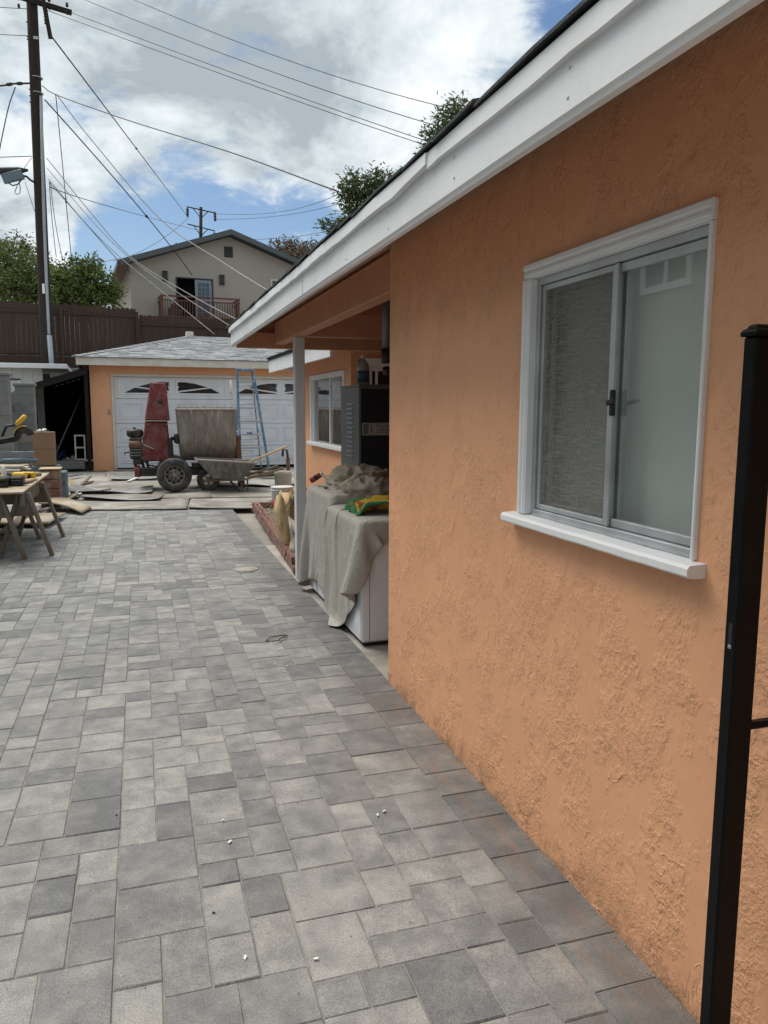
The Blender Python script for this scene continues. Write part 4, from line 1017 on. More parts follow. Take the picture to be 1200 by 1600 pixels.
g = MB(); pts = [PY(x, y, YP - .16) for x, y in ((64, 150), (66, 250), (69, 350), (73, 450), (77, 528))]; g.tube(pts, .045, 8); cd_ = g.build('conduit', 'pvc', up)
g = MB(); pts = [PY(x, y, YP - .19) for x, y in ((77, 524), (80, 560), (83, 600))]; g.tube(pts, .075, 10); g.build('conduit_sleeve', 'pvc', up)
for y in (35, 58, 62, 140, 150, 160):
    q = PY(43 + y * .04, y, YP); g = MB(); g.tube([q + Vector((.12, 0, 0)), q + Vector((-.06, -.02, 0))], .02, 6); g.build('step_bolt', 'lamp_bk', up)
q = PY(68, 451, YP - .2); g = MB(); g.box(q.x - .035, q.y - .01, q.z - .14, q.x + .035, q.y, q.z + .14, .003); g.build('number_tag', 'chip', up)
q = PY(56, 59, YP - .18); g = MB(); g.box(q.x - .07, q.y - .012, q.z - .04, q.x + .07, q.y, q.z + .04, .003); g.build('metal_band', 'galv', up)
for (x, y, x2) in ((57, 122, 4), (58, 146, 4)):
    q = PY(x, y, YP); g = MB(); g.lathe([(.172, -.012), (.175, 0), (.172, .012)], q, n=14); g.build('strap', 'galv', up)
# cable terminal hung left of the pole
ct = thing('cable_terminal', PY(22, 276, YP - .1), 'dark splice case and grey box hung left of the pole', 'cable terminal')
a, b = PY(-30, 268, YP - .1), PY(44, 266, YP - .1); g = MB(); g.tube([a, a.lerp(b, .1), a.lerp(b, .8), b], [.05, .11, .10, .03], 10); g.build('splice_case', 'wire', ct)
a, b = PY(4, 280, YP - .15), PY(36, 272, YP - .15); g = MB(); g.bar(a, b, .16, .27, .02); g.build('box', 'tote', ct)
pts = [PY(x, y, YP - .12) for x, y in ((34, 274), (42, 276), (47, 281), (54, 285))]; g = MB(); g.tube(pts, .03, 6); g.build('cable', 'wire', ct)
pts = [PY(x, y, YP - .12) for x, y in ((27, 290), (23, 300), (26, 304), (31, 302), (32, 294), (30, 286))]; g = MB(); g.tube(pts, .012, 5); g.build('cable_loop', 'wire', ct)
pts = [PY(x, y, YP - .12) for x, y in ((10, 284), (20, 290), (28, 288), (34, 280))]; g = MB(); g.tube(pts, .02, 5); g.build('cable_loop', 'wire', ct)

def wire(pts, r=.011, label='', mt='wire', name='overhead_wire', n=28, knots=()):
    p = [PY(*q) for q in pts]
    if len(p) == 2: p.insert(1, (p[0] + p[1]) / 2)
    cv = []
    if len(p) == 3:
        for i in range(n + 1):
            t = i / n; cv.append(p[0] * ((1 - t) * (1 - 2 * t)) + p[1] * (4 * t * (1 - t)) + p[2] * (t * (2 * t - 1)))
    else:
        q = [p[0] * 2 - p[1]] + p + [p[-1] * 2 - p[-2]]
        for k in range(1, len(q) - 2):
            for i in range(8):
                t = i / 8; a, b, c, d = q[k - 1], q[k], q[k + 1], q[k + 2]
                cv.append(.5 * ((2 * b) + (c - a) * t + (2 * a - 5 * b + 4 * c - d) * t * t + (3 * b - a - 3 * c + d) * t ** 3))
        cv.append(p[-1])
    o = Vector(cv[0]); g = MB(); g.tube(cv, r, 5)
    w = g.build(name, mt, None, o); tag(w, label, 'wire', 'overhead wires')
    for (t, rr) in knots:
        c = cv[int(t * (len(cv) - 1))]; c2 = cv[min(len(cv) - 1, int(t * (len(cv) - 1)) + 1)]; d = (c2 - c).normalized()
        g = MB(); g.tube([c - d * .12, c - d * .05, c + d * .05, c + d * .12], [.012, rr, rr, .012], 8); k = g.build('splice', 'wire', w)
    return w
YQ = YP - .2
wire([(210, 0, 24), (455, 96, 20), (705, 170, 16)], .009, 'highest thin wire crossing the cloud to the right-hand tree')
wire([(128, -2, 25), (400, 103, 20), (680, 196, 16)], .009, 'second highest thin wire crossing the cloud to the right')
wire([(112, 20, YQ), (400, 127, 21), (668, 221, 16)], .009, 'upper of two close parallel wires from the crossarm end')
wire([(76, 17, YQ), (400, 135, 21), (662, 226, 16)], .009, 'lower of two close parallel wires leaving the crossarm brace')
wire([(79, 55, YQ), (213, 232, 40), (292, 337, 73)], .022, 'heavy guy wire from the brace arm with a dark insulator halfway', knots=((.5, .05),))
wire([(66, 134, YQ), (90, 149, 25), (200, 188, 22), (360, 238, 17), (530, 300, 13)], .013, 'twisted service cable running from the pole to the main roof')
wire([(70, 156, YQ), (229, 338, 32), (300, 430, 38.6)], .020, 'straight guy wire with a dark insulator above the hill house', knots=((.5, .05),))
wire([(88, 147, 25), (140, 215, 25), (250, 342, 24), (345, 408, 22), (425, 458, 19)], .014, 'service drop curving across the hill house gable', 'wire_pale')
wire([(87, 147, 25), (97, 250, 27), (112, 408, 30)], .013, 'steep slack cable dropping from the splice to the trees', knots=((.72, .03),))
wire([(73, 247, YQ), (140, 330, 25), (205, 402, 24.5), (300, 462, 23), (385, 507, 21)], .013, 'pale drop wire crossing the balcony to the patio roof', 'wire_pale')
wire([(73, 262, YQ), (150, 352, 25), (205, 405, 24.5), (285, 462, 23), (372, 517, 21)], .010, 'thin drop wire crossing the balcony door', 'wire_pale')
wire([(76, 280, YQ), (135, 350, 25), (190, 404, 24.5), (265, 465, 23.5), (335, 522, 22.5)], .013, 'drop wire from the cable terminal to the garage ridge', 'wire_pale')
wire([(76, 284, YQ), (130, 345, 25.5), (182, 404, 25.2), (208, 430, 25)], .011, 'lowest drop wire ending at the hill house corner')
wire([(78, 292, YQ), (190, 328, 45), (310, 360, 73)], .016, 'thin wire running back to the far pole lower arm')
wire([(77, 284, YQ), (81, 340, 26.5), (88, 402, 27.2)], .010, 'left of two thin wires dropping beside the pole conduit')
wire([(79, 285, YQ), (86, 345, 26.5), (98, 406, 27.2)], .010, 'right of two thin wires dropping beside the pole conduit')
wire([(-40, 9, YQ), (42, 14, YP)], .010, 'short wire reaching the pole top from the left edge')
wire([(-40, 52, YQ), (44, 56, YP)], .010, 'thin wire meeting the metal band from the left edge')
wire([(-40, 133, YQ), (0, 134, YQ), (20, 131, YQ), (50, 130, YP)], .028, 'thick spliced cable reaching the pole from the left edge', knots=((.6, .05), (.8, .05)))
wire([(24, 136, YQ), (14, 165, YQ), (5, 205, YQ), (-4, 250, YQ)], .016, 'slack cable hanging down at the left edge')
wire([(-40, 247, YQ), (20, 245, YQ), (50, 244, YP)], .012, 'messenger wire above the cable terminal')
wire([(39, 284, YQ), (54, 330, YP - .2)], .008, 'thin tail wire below the cable terminal')
wire([(50, 246, YQ), (41, 258, YQ), (36, 266, YQ)], .008, 'short jumper between messenger wire and splice case')
wire([(295, 340, 73), (240, 382, 66), (178, 408, 58)], .018, 'thin wire from the far pole sloping down to the left')
wire([(337, 334, 73), (430, 332, 60), (530, 303, 40)], .016, 'upper wire from the far pole towards the right-hand tree')
wire([(337, 343, 73), (430, 338, 60), (530, 318, 40)], .016, 'lower wire from the far pole towards the right-hand tree')
wire([(395, 374, 60), (460, 370, 52), (530, 356, 42)], .016, 'faint low wire right of the hill house ridge')
wire([(150, 412, 60), (186, 404, 52)], .016, 'short faint wire left of the hill house eave', n=6)
wire([(150, 424, 60), (186, 422, 52)], .016, 'lower short faint wire left of the hill house eave', n=6)
fp = thing('far_pole', PD(314, 420, 70), 'small distant utility pole with two crossarms above the hill house roof', 'utility pole')
g = MB(); g.tube([PD(313, 450, 70), PD(314, 324, 70)], [.17, .14], 8); g.build('pole_shaft', 'pole', fp)
for (x0, y0, x1, y1) in ((292, 323, 337, 333), (293, 350, 336, 361)):
    g = MB(); g.bar(PD(x0, y0, 69.6), PD(x1, y1, 69.6), .08, .09); g.build('crossarm', 'pole', fp)
for (x, y, h) in ((293, 331, 15), (336, 338, 15), (335, 366, 6)):
    g = MB(); c = PD(x, y, 69.6); hh = h / F_PX * 69.6 / 2; g.lathe([(.05, -hh)] + [(r_, -hh + hh * 2 * (k + o_) / 4.4) for k in range(4) for r_, o_ in ((.15, .3), (.07, .7))] + [(.05, hh)], c, n=8); g.build('insulator', 'wire', fp)
for (x0, y0, x1, y1) in ((302, 326, 313, 340), (326, 330, 315, 340), (303, 353, 313, 367), (325, 358, 315, 368)):
    g = MB(); g.bar(PD(x0, y0, 69.5), PD(x1, y1, 69.5), .06, .06); g.build('brace', 'pole', fp)

# ------------------------------------------------------------------ trees
def tree(base, blobs, leaf, nleaf, lsize, label, cat='tree', aspect=.55, trunk_r=.16, clump=.28, group=None, sparse=1.0, ncl=90, name='tree'):
    t = thing(name, base, label, cat, group); base = Vector(base); rr = random.Random(len(label) * 13)
    g = MB(); cen = sum((Vector(b[0]) for b in blobs), Vector()) / len(blobs); fork = base.lerp(cen, .5); fork.x = base.x + (cen.x - base.x) * .3
    g.tube([base, base.lerp(fork, .5) + Vector((.05, .05, 0)), fork], [trunk_r, trunk_r * .85, trunk_r * .7], 10)
    leaves = MB(); tot = sum(b[1] ** 2 for b in blobs); centers = []
    for (c, r) in blobs:
        c = Vector(c); mid = fork.lerp(c, .55) + Vector((rr.uniform(-.2, .2), rr.uniform(-.2, .2), .15)); g.tube([fork, mid, c], [trunk_r * .6, trunk_r * .35, trunk_r * .18], 7)
        k = max(4, int(ncl * r * r / tot))
        for _ in range(k):
            while True:
                d = Vector((rr.uniform(-1, 1), rr.uniform(-1, 1), rr.uniform(-1, 1)))
                if d.length < 1: break
            d = d.normalized() * (d.length ** .5)
            p = c + Vector((d.x * r, d.y * r, d.z * r * .85)) * rr.uniform(.75, 1.12); centers.append(p)
            g.tube([c + (p - c) * .1, c.lerp(p, .6) + Vector((0, 0, .06)), p], [trunk_r * .13, trunk_r * .08, trunk_r * .04], 4, False)
    vs = []; fs = []
    per = max(1, nleaf // len(centers))
    for p in centers:
        sz = clump * rr.uniform(.55, 1.3)
        for _ in range(int(per * rr.uniform(.5, 1.5))):
            q = p + Vector((rr.gauss(0, sz * .5), rr.gauss(0, sz * .5), rr.gauss(0, sz * .42)))
            d = Vector((rr.gauss(0, 1), rr.gauss(0, 1), rr.gauss(0, .7))) + (q - p) * 2; d.normalize()
            s_ = d.cross(Vector((rr.gauss(0, 1), rr.gauss(0, 1), rr.gauss(0, 1)))).normalized(); L_ = lsize * rr.uniform(.6, 1.3); w = L_ * aspect
            nn = d.cross(s_) * L_ * .12
            b = len(vs); vs += [q, q + d * L_ * .5 + s_ * w * .5 - nn, q + d * L_, q + d * L_ * .5 - s_ * w * .5 - nn]; fs.append((b, b + 1, b + 2, b + 3))
    leaves.add(vs, fs); g.build('trunk', 'bark', t); leaves.build('crown', leaf, t); return t
def bl(x, y, d, r): return (tuple(PD(x, y, d)), r)
tree((-5.2, 36.5, 3.1), [bl(-20, 440, 35, 1.6), bl(25, 425, 35, 1.35), bl(50, 440, 35, 1.2), bl(10, 455, 34, 1.6), bl(70, 450, 35, 1.0), bl(-25, 400, 35, 1.0), bl(48, 462, 34, 1.1)], 'leaf1', 9000, .17, 'broad green tree behind the fence left of the utility pole', ncl=320, clump=.42)
tree((-5.6, 39.5, 3.1), [bl(10, 400, 38, 1.0), bl(38, 398, 38, .85), bl(30, 385, 38, .6), bl(62, 412, 38, .7), bl(-10, 385, 38, .8)], 'leaf2', 2600, .15, 'sparse yellowish tree top rising behind the broad green tree', ncl=120, clump=.42, trunk_r=.1)
tree((-2.0, 34.5, 3.1), [bl(128, 440, 33, 1.05), bl(150, 450, 33, .9), bl(130, 418, 33, .6), bl(112, 455, 33, .9), bl(165, 462, 33, .55), bl(95, 440, 33, .55), bl(100, 420, 33, .3), bl(90, 465, 33, .7), bl(135, 465, 33, .9)], 'leaf1', 7000, .17, 'rounded green tree between the utility pole and the hill house', ncl=240, clump=.34)
tree((8.2, 21.8, 0), [bl(706, 178, 21, .42), bl(694, 205, 21, .48), bl(716, 165, 21, .22), bl(715, 205, 21, .5), bl(690, 235, 21, .55), bl(700, 250, 20.5, .6), bl(640, 320, 21, .8), bl(740, 215, 20.5, .3), bl(720, 300, 21, 1.0), bl(680, 370, 21, 1.1), bl(760, 380, 21, 1.0)], 'leaf3', 11000, .17, 'dark green tree top showing above the middle of the main roof', aspect=.26, ncl=340, clump=.27, trunk_r=.14)
tree((6.3, 22.3, 0), [bl(558, 292, 21.5, .42), bl(545, 305, 21.5, .32), bl(575, 310, 21.5, .4), bl(598, 278, 21.5, .26), bl(590, 292, 21.5, .3), bl(545, 330, 21.5, .24), bl(555, 335, 21.5, .28), bl(518, 352, 21.5, .26), bl(535, 355, 21.5, .25), bl(580, 350, 21.5, .6), bl(585, 400, 21.5, .8), bl(560, 430, 21.5, .7), bl(620, 420, 21.5, .8)], 'leaf3', 9000, .17, 'dark green tufted tree showing above the lower end of the main roof', aspect=.26, ncl=300, clump=.22, trunk_r=.12)
tree((14.4, 71.5, 4), [bl(440, 392, 68, 1.3), bl(455, 400, 68, 1.5), bl(478, 395, 68, 1.4), bl(462, 385, 68, .7), bl(470, 410, 68, 2), bl(490, 410, 68, 2)], 'leaf4', 3500, .28, 'distant dry brownish tree right of the hill house ridge', ncl=140, clump=.55, trunk_r=.2)
# ------------------------------------------------------------------ ground protection in front of the garage
def sheet(name, corners, z, label, mt='sheet', th=.012, warp=.0, seed=0, n=12, cat='plywood sheet', grp=None):
    a, b, c, d = [Vector((x, y, 0)) for x, y in corners]; P = []; Q = []
    for i in range(n + 1):
        r1 = []; r2 = []
        for j in range(n + 1):
            u, v = i / n, j / n; p = a * (1 - u) * (1 - v) + b * u * (1 - v) + c * u * v + d * (1 - u) * v
            e = warp * max(0, noise.noise((p.x * 1.1 + seed, p.y * 1.6, seed * 3.1))) * 2 + warp * .35 * (abs(u - .5) * 2) ** 4
            r1.append((p.x, p.y, z + th + e)); r2.append((p.x, p.y, z + e))
        P.append(r1); Q.append(r2)
    g = MB(); g.grid(P, n + 1, n + 1, True); g.grid(Q, n + 1, n + 1, True)
    m_ = (n + 1) ** 2; N1 = n + 1
    for i in range(n):
        for (p, q) in ((i, i + 1), (n * N1 + i, n * N1 + i + 1), (i * N1, (i + 1) * N1), (i * N1 + n, (i + 1) * N1 + n)): g.f.append((p, q, q + m_, p + m_)); g.sm.append(False)
    return tag(g.build(name, mt, None, (a + b + c + d) / 4), label, cat, grp)
sheet('plywood_sheet', ((-1.05, 12.05), (.62, 11.72), (.75, 13.1), (-.95, 13.3)), .012, 'muddy plywood sheet at the left front of the ground cover', warp=.02, seed=1)
sheet('plywood_sheet', ((.64, 11.76), (1.62, 11.52), (2.3, 12.9), (.77, 13.1)), .010, 'muddy plywood sheet beside the brick planter', warp=.015, seed=2)
sheet('plywood_sheet', ((-1.0, 13.15), (1.1, 12.95), (1.2, 14.4), (-.95, 14.6)), .026, 'muddy plywood sheet under the big tyre', warp=.02, seed=3)
sheet('plywood_sheet', ((1.05, 13.0), (2.45, 12.75), (2.6, 14.9), (1.15, 15.0)), .022, 'muddy plywood sheet under the wheelbarrow', warp=.025, seed=4)
sheet('plywood_sheet', ((-1.2, 14.7), (1.0, 14.5), (1.1, 16.3), (-1.1, 16.5)), .018, 'muddy plywood sheet behind the big tyre', warp=.02, seed=5)
sheet('plastic_sheet', ((-1.3, 14.0), (.15, 13.75), (.2, 14.5), (-1.2, 14.75)), .044, 'dark rumpled plastic sheet left of the big tyre', 'tarp', .004, .08, 7, 34, 'plastic sheet')
sheet('plastic_sheet', ((-.7, 16.9), (.35, 16.7), (.4, 18.1), (-.6, 18.2)), .03, 'pale crumpled plastic sheet before the garage door', 'tarp', .004, .12, 9, 34, 'plastic sheet')
sheet('plywood_sheet', ((1.0, 15.1), (3.2, 14.9), (3.3, 17.0), (1.1, 17.2)), .012, 'muddy plywood sheet before the ladder', warp=.02, seed=10)
sheet('plywood_sheet', ((-.8, 18.3), (2.6, 18.0), (2.7, 19.3), (-.7, 19.5)), .014, 'pale plywood sheet at the garage threshold', warp=.01, seed=11)
g = MB(); g.bar((-.62, 18.75, .07), (1.4, 18.55, .07), .09, .04, .004); tag(g.build('timber_batten', 'lumber'), 'long thin batten lying at the garage threshold', 'timber')
sheet('plastic_sheet', ((-.95, 12.95), (.25, 12.8), (.35, 13.35), (-.9, 13.5)), .045, 'grey rumpled plastic strip across the front plywood joint', 'tarp', .004, .05, 15, 34, 'plastic sheet')
sheet('plastic_sheet', ((1.0, 14.5), (2.5, 14.3), (2.7, 15.4), (1.1, 15.6)), .045, 'grey rumpled plastic sheet behind the wheelbarrow', 'tarp', .004, .07, 17, 34, 'plastic sheet')
# warped sheet propped on the heap by the workbench
t_ = Vector((0, 0, 0)); P = []
A_, B_, C_, D_ = PY(58, 772, 13.1), PZ(143, 792, .05), PZ(128, 800, .05), PY(60, 786, 12.3)
g = MB(); n = 12; R1 = []; R2 = []
for i in range(n + 1):
    a = []; b = []
    for j in range(4):
        u, v = i / n, j / 3; p = A_.lerp(B_, u).lerp(D_.lerp(C_, u), v); p.z += .05 * math.sin(u * math.pi); a.append(p); b.append(p - Vector((0, 0, .018)))
    R1.append(a); R2.append(b)
g.grid(R1, n + 1, 4); g.grid(R2, n + 1, 4)
m_ = (n + 1) * 4
for i in range(n): g.f += [(i * 4, i * 4 + 4, i * 4 + 4 + m_, i * 4 + m_), (i * 4 + 3, i * 4 + 7, i * 4 + 7 + m_, i * 4 + 3 + m_)]; g.sm += [False, False]
for j in range(3): g.f += [(n * 4 + j, n * 4 + j + 1, n * 4 + j + 1 + m_, n * 4 + j + m_)]; g.sm += [False]
tag(g.build('warped_board', 'ply'), 'warped pale board sloping down beside the workbench', 'board')
bm_ = sheet('plywood_scrap', ((-2.2, 10.7), (-1.15, 10.4), (-1.02, 11.35), (-2.1, 11.6)), .05, 'plywood offcut lying on the pavers under the workbench', 'ply', .02, .01, 12, 6)

# ------------------------------------------------------------------ sawhorses and plywood bench top
def sawhorse(x, y0, y1, zt, label):
    t = thing('sawhorse', (x, (y0 + y1) / 2, 0), label, 'sawhorse', 'sawhorses under the workbench')
    g = MB(); g.box(x - .02, y0 - .12, zt - .14, x + .02, y1 + .12, zt - .001, .004); g.build('beam', 'lumber', t)
    for (yy, d) in ((y0, -.04), (y1, .04)):
        for s in (-1, 1):
            g = MB(); g.bar((x + s * .245, yy + d, 0), (x + s * .045, yy, zt - .015), .036, .085, .004, up=(0, 1, 0)); g.build('leg', 'lumber', t)
        g = MB(); g.prism([(x - .10, yy - .02, zt - .25), (x + .10, yy - .02, zt - .25), (x + .062, yy - .02, zt - .07), (x - .062, yy - .02, zt - .07)], (0, .014, 0)); g.build('gusset', 'lumber', t)
    return t
ZB = .668
sawhorse(-1.155, 8.50, 9.66, ZB, 'brown sawhorse under the right edge of the workbench')
sawhorse(-1.40, 8.40, 9.55, ZB, 'brown sawhorse with crossed legs further left under the workbench')
sawhorse(-2.05, 8.5, 9.66, ZB, 'sawhorse under the far left side of the workbench')
g = MB(); g.box(-2.33, 8.24, ZB + .001, -1.125, 10.62, ZB + .02, .002); tag(g.build('plywood_benchtop', 'ply'), 'plywood sheet laid over sawhorses as a bench top', 'bench top')
zt = ZB + .021
# clutter on the bench
def battery_tool(x, y, z, ang, label):
    t = thing('cordless_drill', (x, y, z), label, 'drill'); T = Matrix.Translation((x, y, z)) @ Matrix.Rotation(ang, 4, 'Z')
    g = MB(T); g.lathe([(.03, -.09), (.036, -.07), (.036, .05), (.028, .075)], (0, 0, .045), 'y', 12); g.build('motor_body', 'yellow', t)
    g = MB(T); g.lathe([(.026, .0755), (.022, .11), (.012, .13)], (0, 0, .045), 'y', 12); g.build('chuck', 'blackplastic', t)
    g = MB(T); g.bar((.0, -.03, .03), (.13, -.05, .03), .05, .04, .012); g.build('handle', 'blackplastic', t)
    g = MB(T); g.box(.12, -.11, .002, .17, .02, .07, .01); g.build('battery', 'yellow', t)
battery_tool(-1.36, 9.75, zt, 1.1, 'yellow cordless drill lying near the bench corner')
battery_tool(-1.62, 9.55, zt, -.5, 'yellow and black cordless drill at the left of the bench')
def case(x0, y0, x1, y1, h, mt, name, label, cat, z=None):
    z = zt if z is None else z
    t = thing(name, ((x0 + x1) / 2, (y0 + y1) / 2, z), label, cat); g = MB(); g.box(x0, y0, z + .0005, x1, y1, z + h * .55, .012); g.build('base', mt, t); g = MB(); g.box(x0 - .004, y0 - .004, z + h * .555, x1 + .004, y1 + .004, z + h, .014); g.build('lid', mt, t)
    g = MB(); xm = (x0 + x1) / 2; g.box(xm - .05, y0 - .02, z + h * .5, xm + .05, y0 - .005, z + h * .62, .004); g.build('catch', 'blackplastic', t)
case(-1.62, 8.72, -1.33, 8.98, .105, 'blackplastic', 'tool_case', 'flat black tool case on the near end of the bench', 'tool case')
case(-1.325, 8.85, -1.20, 9.02, .10, 'blackplastic', 'battery_charger', 'small black battery charger beside the flat tool case', 'charger')
g = MB(); g.bar((-1.45, 9.15, zt + .012), (-1.16, 9.5, zt + .012), .08, .022, .003); tag(g.build('board_offcut', 'card_pale'), 'short pale board offcut lying across the bench', 'offcut')
g = MB(); g.bar((-1.22, 9.05, zt + .014), (-1.17, 9.3, zt + .014), .05, .026, .003); tag(g.build('red_tape_roll', 'brick'), 'reddish wooden offcut at the right edge of the bench', 'offcut')
g = MB(); g.box(-2.0, 10.0, zt + .001, -1.42, 10.45, zt + .06, .006); tag(g.build('grey_toolbox', 'tote'), 'grey-green flat box on the far end of the bench', 'box')
for k in range(5):
    g = MB(); y_ = 10.05 + k * .08; g.bar((-1.95 + jit(.05), y_, zt + .075 + .022 * (k % 3)), (-1.32 + jit(.08), y_ + jit(.08), zt + .075 + .022 * (k % 3)), .07, .018, .002)
    tag(g.build('timber_strip', 'white_old'), ('nearest', 'second', 'middle', 'fourth', 'farthest')[k] + ' of the pale timber strips stacked on the flat box', 'timber', 'strips stacked on the bench')
g = MB(); g.lathe([(.028, 0), (.03, .01), (.03, .09), (.02, .11), (.02, .13), (0, .135)], (-1.55, 9.95, zt + .001), n=12); tag(g.build('glue_bottle', 'chip'), 'small white bottle standing on the bench', 'bottle')
pts = [(-1.75 + .12 * math.cos(a * 2.2), 9.2 + .1 * math.sin(a * 2.2), zt + .012 + .01 * a) for a in [k * .25 for k in range(26)]]; g = MB(); g.tube(pts, .008, 6); tag(g.build('power_cord', 'wire'), 'dark coiled power cord on the bench', 'cord')
g = MB(); g.bar((-1.5, 9.38, zt + .02), (-1.3, 9.62, zt + .025), .05, .036, .01); tag(g.build('hand_tool', 'tool_grey'), 'grey hand tool lying between the drills', 'tool')
# more odds and ends
case(-1.95, 8.55, -1.66, 8.80, .13, 'tote', 'tool_case', 'dark grey tool case at the left end of the bench', 'tool case')
for k, (x0, y0, x1, y1, mt, lb) in enumerate(((-1.9, 9.0, -1.45, 9.12, 'alu', 'silver spirit level lying along the bench'), (-1.85, 9.75, -1.5, 9.9, 'red_band', 'dark red clamp bar lying on the bench'), (-1.62, 9.28, -1.34, 9.24, 'blackplastic', 'black pry bar lying across the bench'), (-1.3, 9.85, -1.18, 10.15, 'lumber', 'brown timber wedge near the bench edge'), (-1.5, 10.5, -1.2, 10.3, 'card_pale', 'pale batten resting on the far bench edge'))):
    g = MB(); g.bar((x0, y0, zt + .016), (x1, y1, zt + .016), .045, .03, .004); tag(g.build('bench_bar', mt), lb, 'bar')
g = MB(); g.lathe([(.045, 0), (.05, .012), (.05, .05), (.047, .06), (.025, .062), (.025, .0)], (-1.42, 9.95, zt + .001), n=18); tag(g.build('tape_roll', 'blackplastic'), 'black roll of tape standing on the bench', 'tape roll')
g = MB(); g.lathe([(.032, 0), (.034, .01), (.034, .13), (.03, .14), (.012, .15), (.012, .19), (0, .192)], (-1.78, 9.45, zt + .001), n=14); g.bar((-1.78, 9.45, zt + .19), (-1.72, 9.43, zt + .195), .02, .025, .005); tag(g.build('spray_bottle', 'tote'), 'blue-grey spray bottle at the left of the bench', 'bottle')
pts = [(-1.3 + .09 * math.cos(a * 1.9) - .01 * a, 9.32 + .07 * math.sin(a * 1.9), zt + .01 + .006 * a) for a in [k * .25 for k in range(22)]]; g = MB(); g.tube(pts, .007, 6); tag(g.build('extension_lead', 'red_band'), 'dark red coiled lead near the bench edge', 'lead')
for k, (x, y, x2, y2, w, mt, lb) in enumerate(((104, 781, 122, 770, .07, 'ply', 'pale wood scrap beside the rag heap'), (86, 790, 60, 800, .09, 'lumber', 'brown wood scrap under the warped board'), (120, 760, 145, 752, .05, 'lumber', 'thin brown scrap behind the rag heap'), (148, 768, 172, 764, .06, 'greywood', 'grey scrap lying on the rumpled plastic'), (200, 752, 215, 746, .05, 'chip', 'white scrap lying left of the big tyre'), (108, 744, 126, 741, .12, 'tote', 'dark flat scrap before the lean-to'))):
    a, b = PZ(x, y, .05), PZ(x2, y2, .06); g = MB(); g.bar(a, b, w, .022, .003); tag(g.build('wood_scrap', mt), lb, 'scrap')
# saw bench behind
sb = thing('saw_bench', (-2.1, 11.9, 0), 'second low bench carrying the mitre saw behind the workbench', 'bench')
g = MB(); g.box(-2.75, 11.55, .70, -1.50, 12.2, .728, .003); g.build('top', 'ply', sb)
for (x, y) in ((-2.65, 11.62), (-1.6, 11.62), (-2.65, 12.1), (-1.6, 12.1)):
    g = MB(); g.box(x - .04, y - .04, 0, x + .04, y + .04, .699, .004); g.build('leg', 'lumber', sb)
q = PY(38, 681, 11.9); zsb = .729
ms = thing('mitre_saw', (q.x - .12, 11.9, zsb), 'mitre saw with raised round blade guard and yellow handle', 'saw')
g = MB(); g.lathe([(.16, 0), (.17, .01), (.17, .06), (.15, .075)], (q.x - .14, 11.9, zsb + .001), n=20); g.box(q.x - .5, 11.8, zsb + .001, q.x + .16, 11.9, zsb + .06, .01); g.build('base', 'tote', ms)
g = MB(); g.box(q.x - .42, 11.98, zsb + .0765, q.x + .1, 12.0, zsb + .16, .005); g.build('fence_bar', 'tool_grey', ms)
g = MB(); g.lathe([(.0, -.004), (.105, -.004), (.108, 0), (.105, .004), (.0, .004)], q, 'y', 28); g.build('blade', 'rim', ms)
g = MB(); P = []
for i in range(17):
    a = rad(10 + 200 * i / 16); P.append([(q.x + r_ * math.cos(a), q.y + y_, q.z + r_ * math.sin(a)) for r_, y_ in ((.045, -.022), (.128, -.022), (.135, 0), (.128, .03), (.045, .03))])
g.grid(P, 17, 5, True); g.build('blade_guard', 'engine', ms)
g = MB(); P = []
for i in range(9):
    a = rad(75 + 90 * i / 8); P.append([(q.x + r_ * math.cos(a), q.y + y_, q.z + r_ * math.sin(a)) for r_, y_ in ((.130, -.03), (.142, -.03), (.142, .03), (.130, .03))])
g.grid(P, 9, 4, True); g.build('guard_trim', 'yellow', ms)
h0, h1 = PY(25, 664, 11.9), PY(40, 649, 11.9); g = MB(); g.tube([h0, h0.lerp(h1, .2), h0.lerp(h1, .9), h1], [.022, .032, .032, .018], 10); g.build('handle', 'yellow', ms)
a0_, a1_, a2_ = PY(24, 664, 11.93), PY(10, 666, 11.93), PY(3, 682, 11.93); g = MB(); g.tube([a0_, a1_, a2_], .02, 8); g.build('arm_loop', 'blackplastic', ms)
g = MB(); g.bar((q.x - .02, 11.95, q.z - .02), (q.x - .42, 12.0, q.z - .10), .06, .08, .01); g.bar((q.x - .40, 12.0, q.z - .10), (q.x - .40, 12.0, zsb + .16), .07, .08, .01); g.build('pivot_arm', 'blackplastic', ms)
g = MB(); g.lathe([(.03, -.05), (.065, -.045), (.065, .04), (.04, .06)], (q.x - .06, q.y + .08, q.z - .01), 'y', 14); g.build('motor', 'tool_grey', ms)
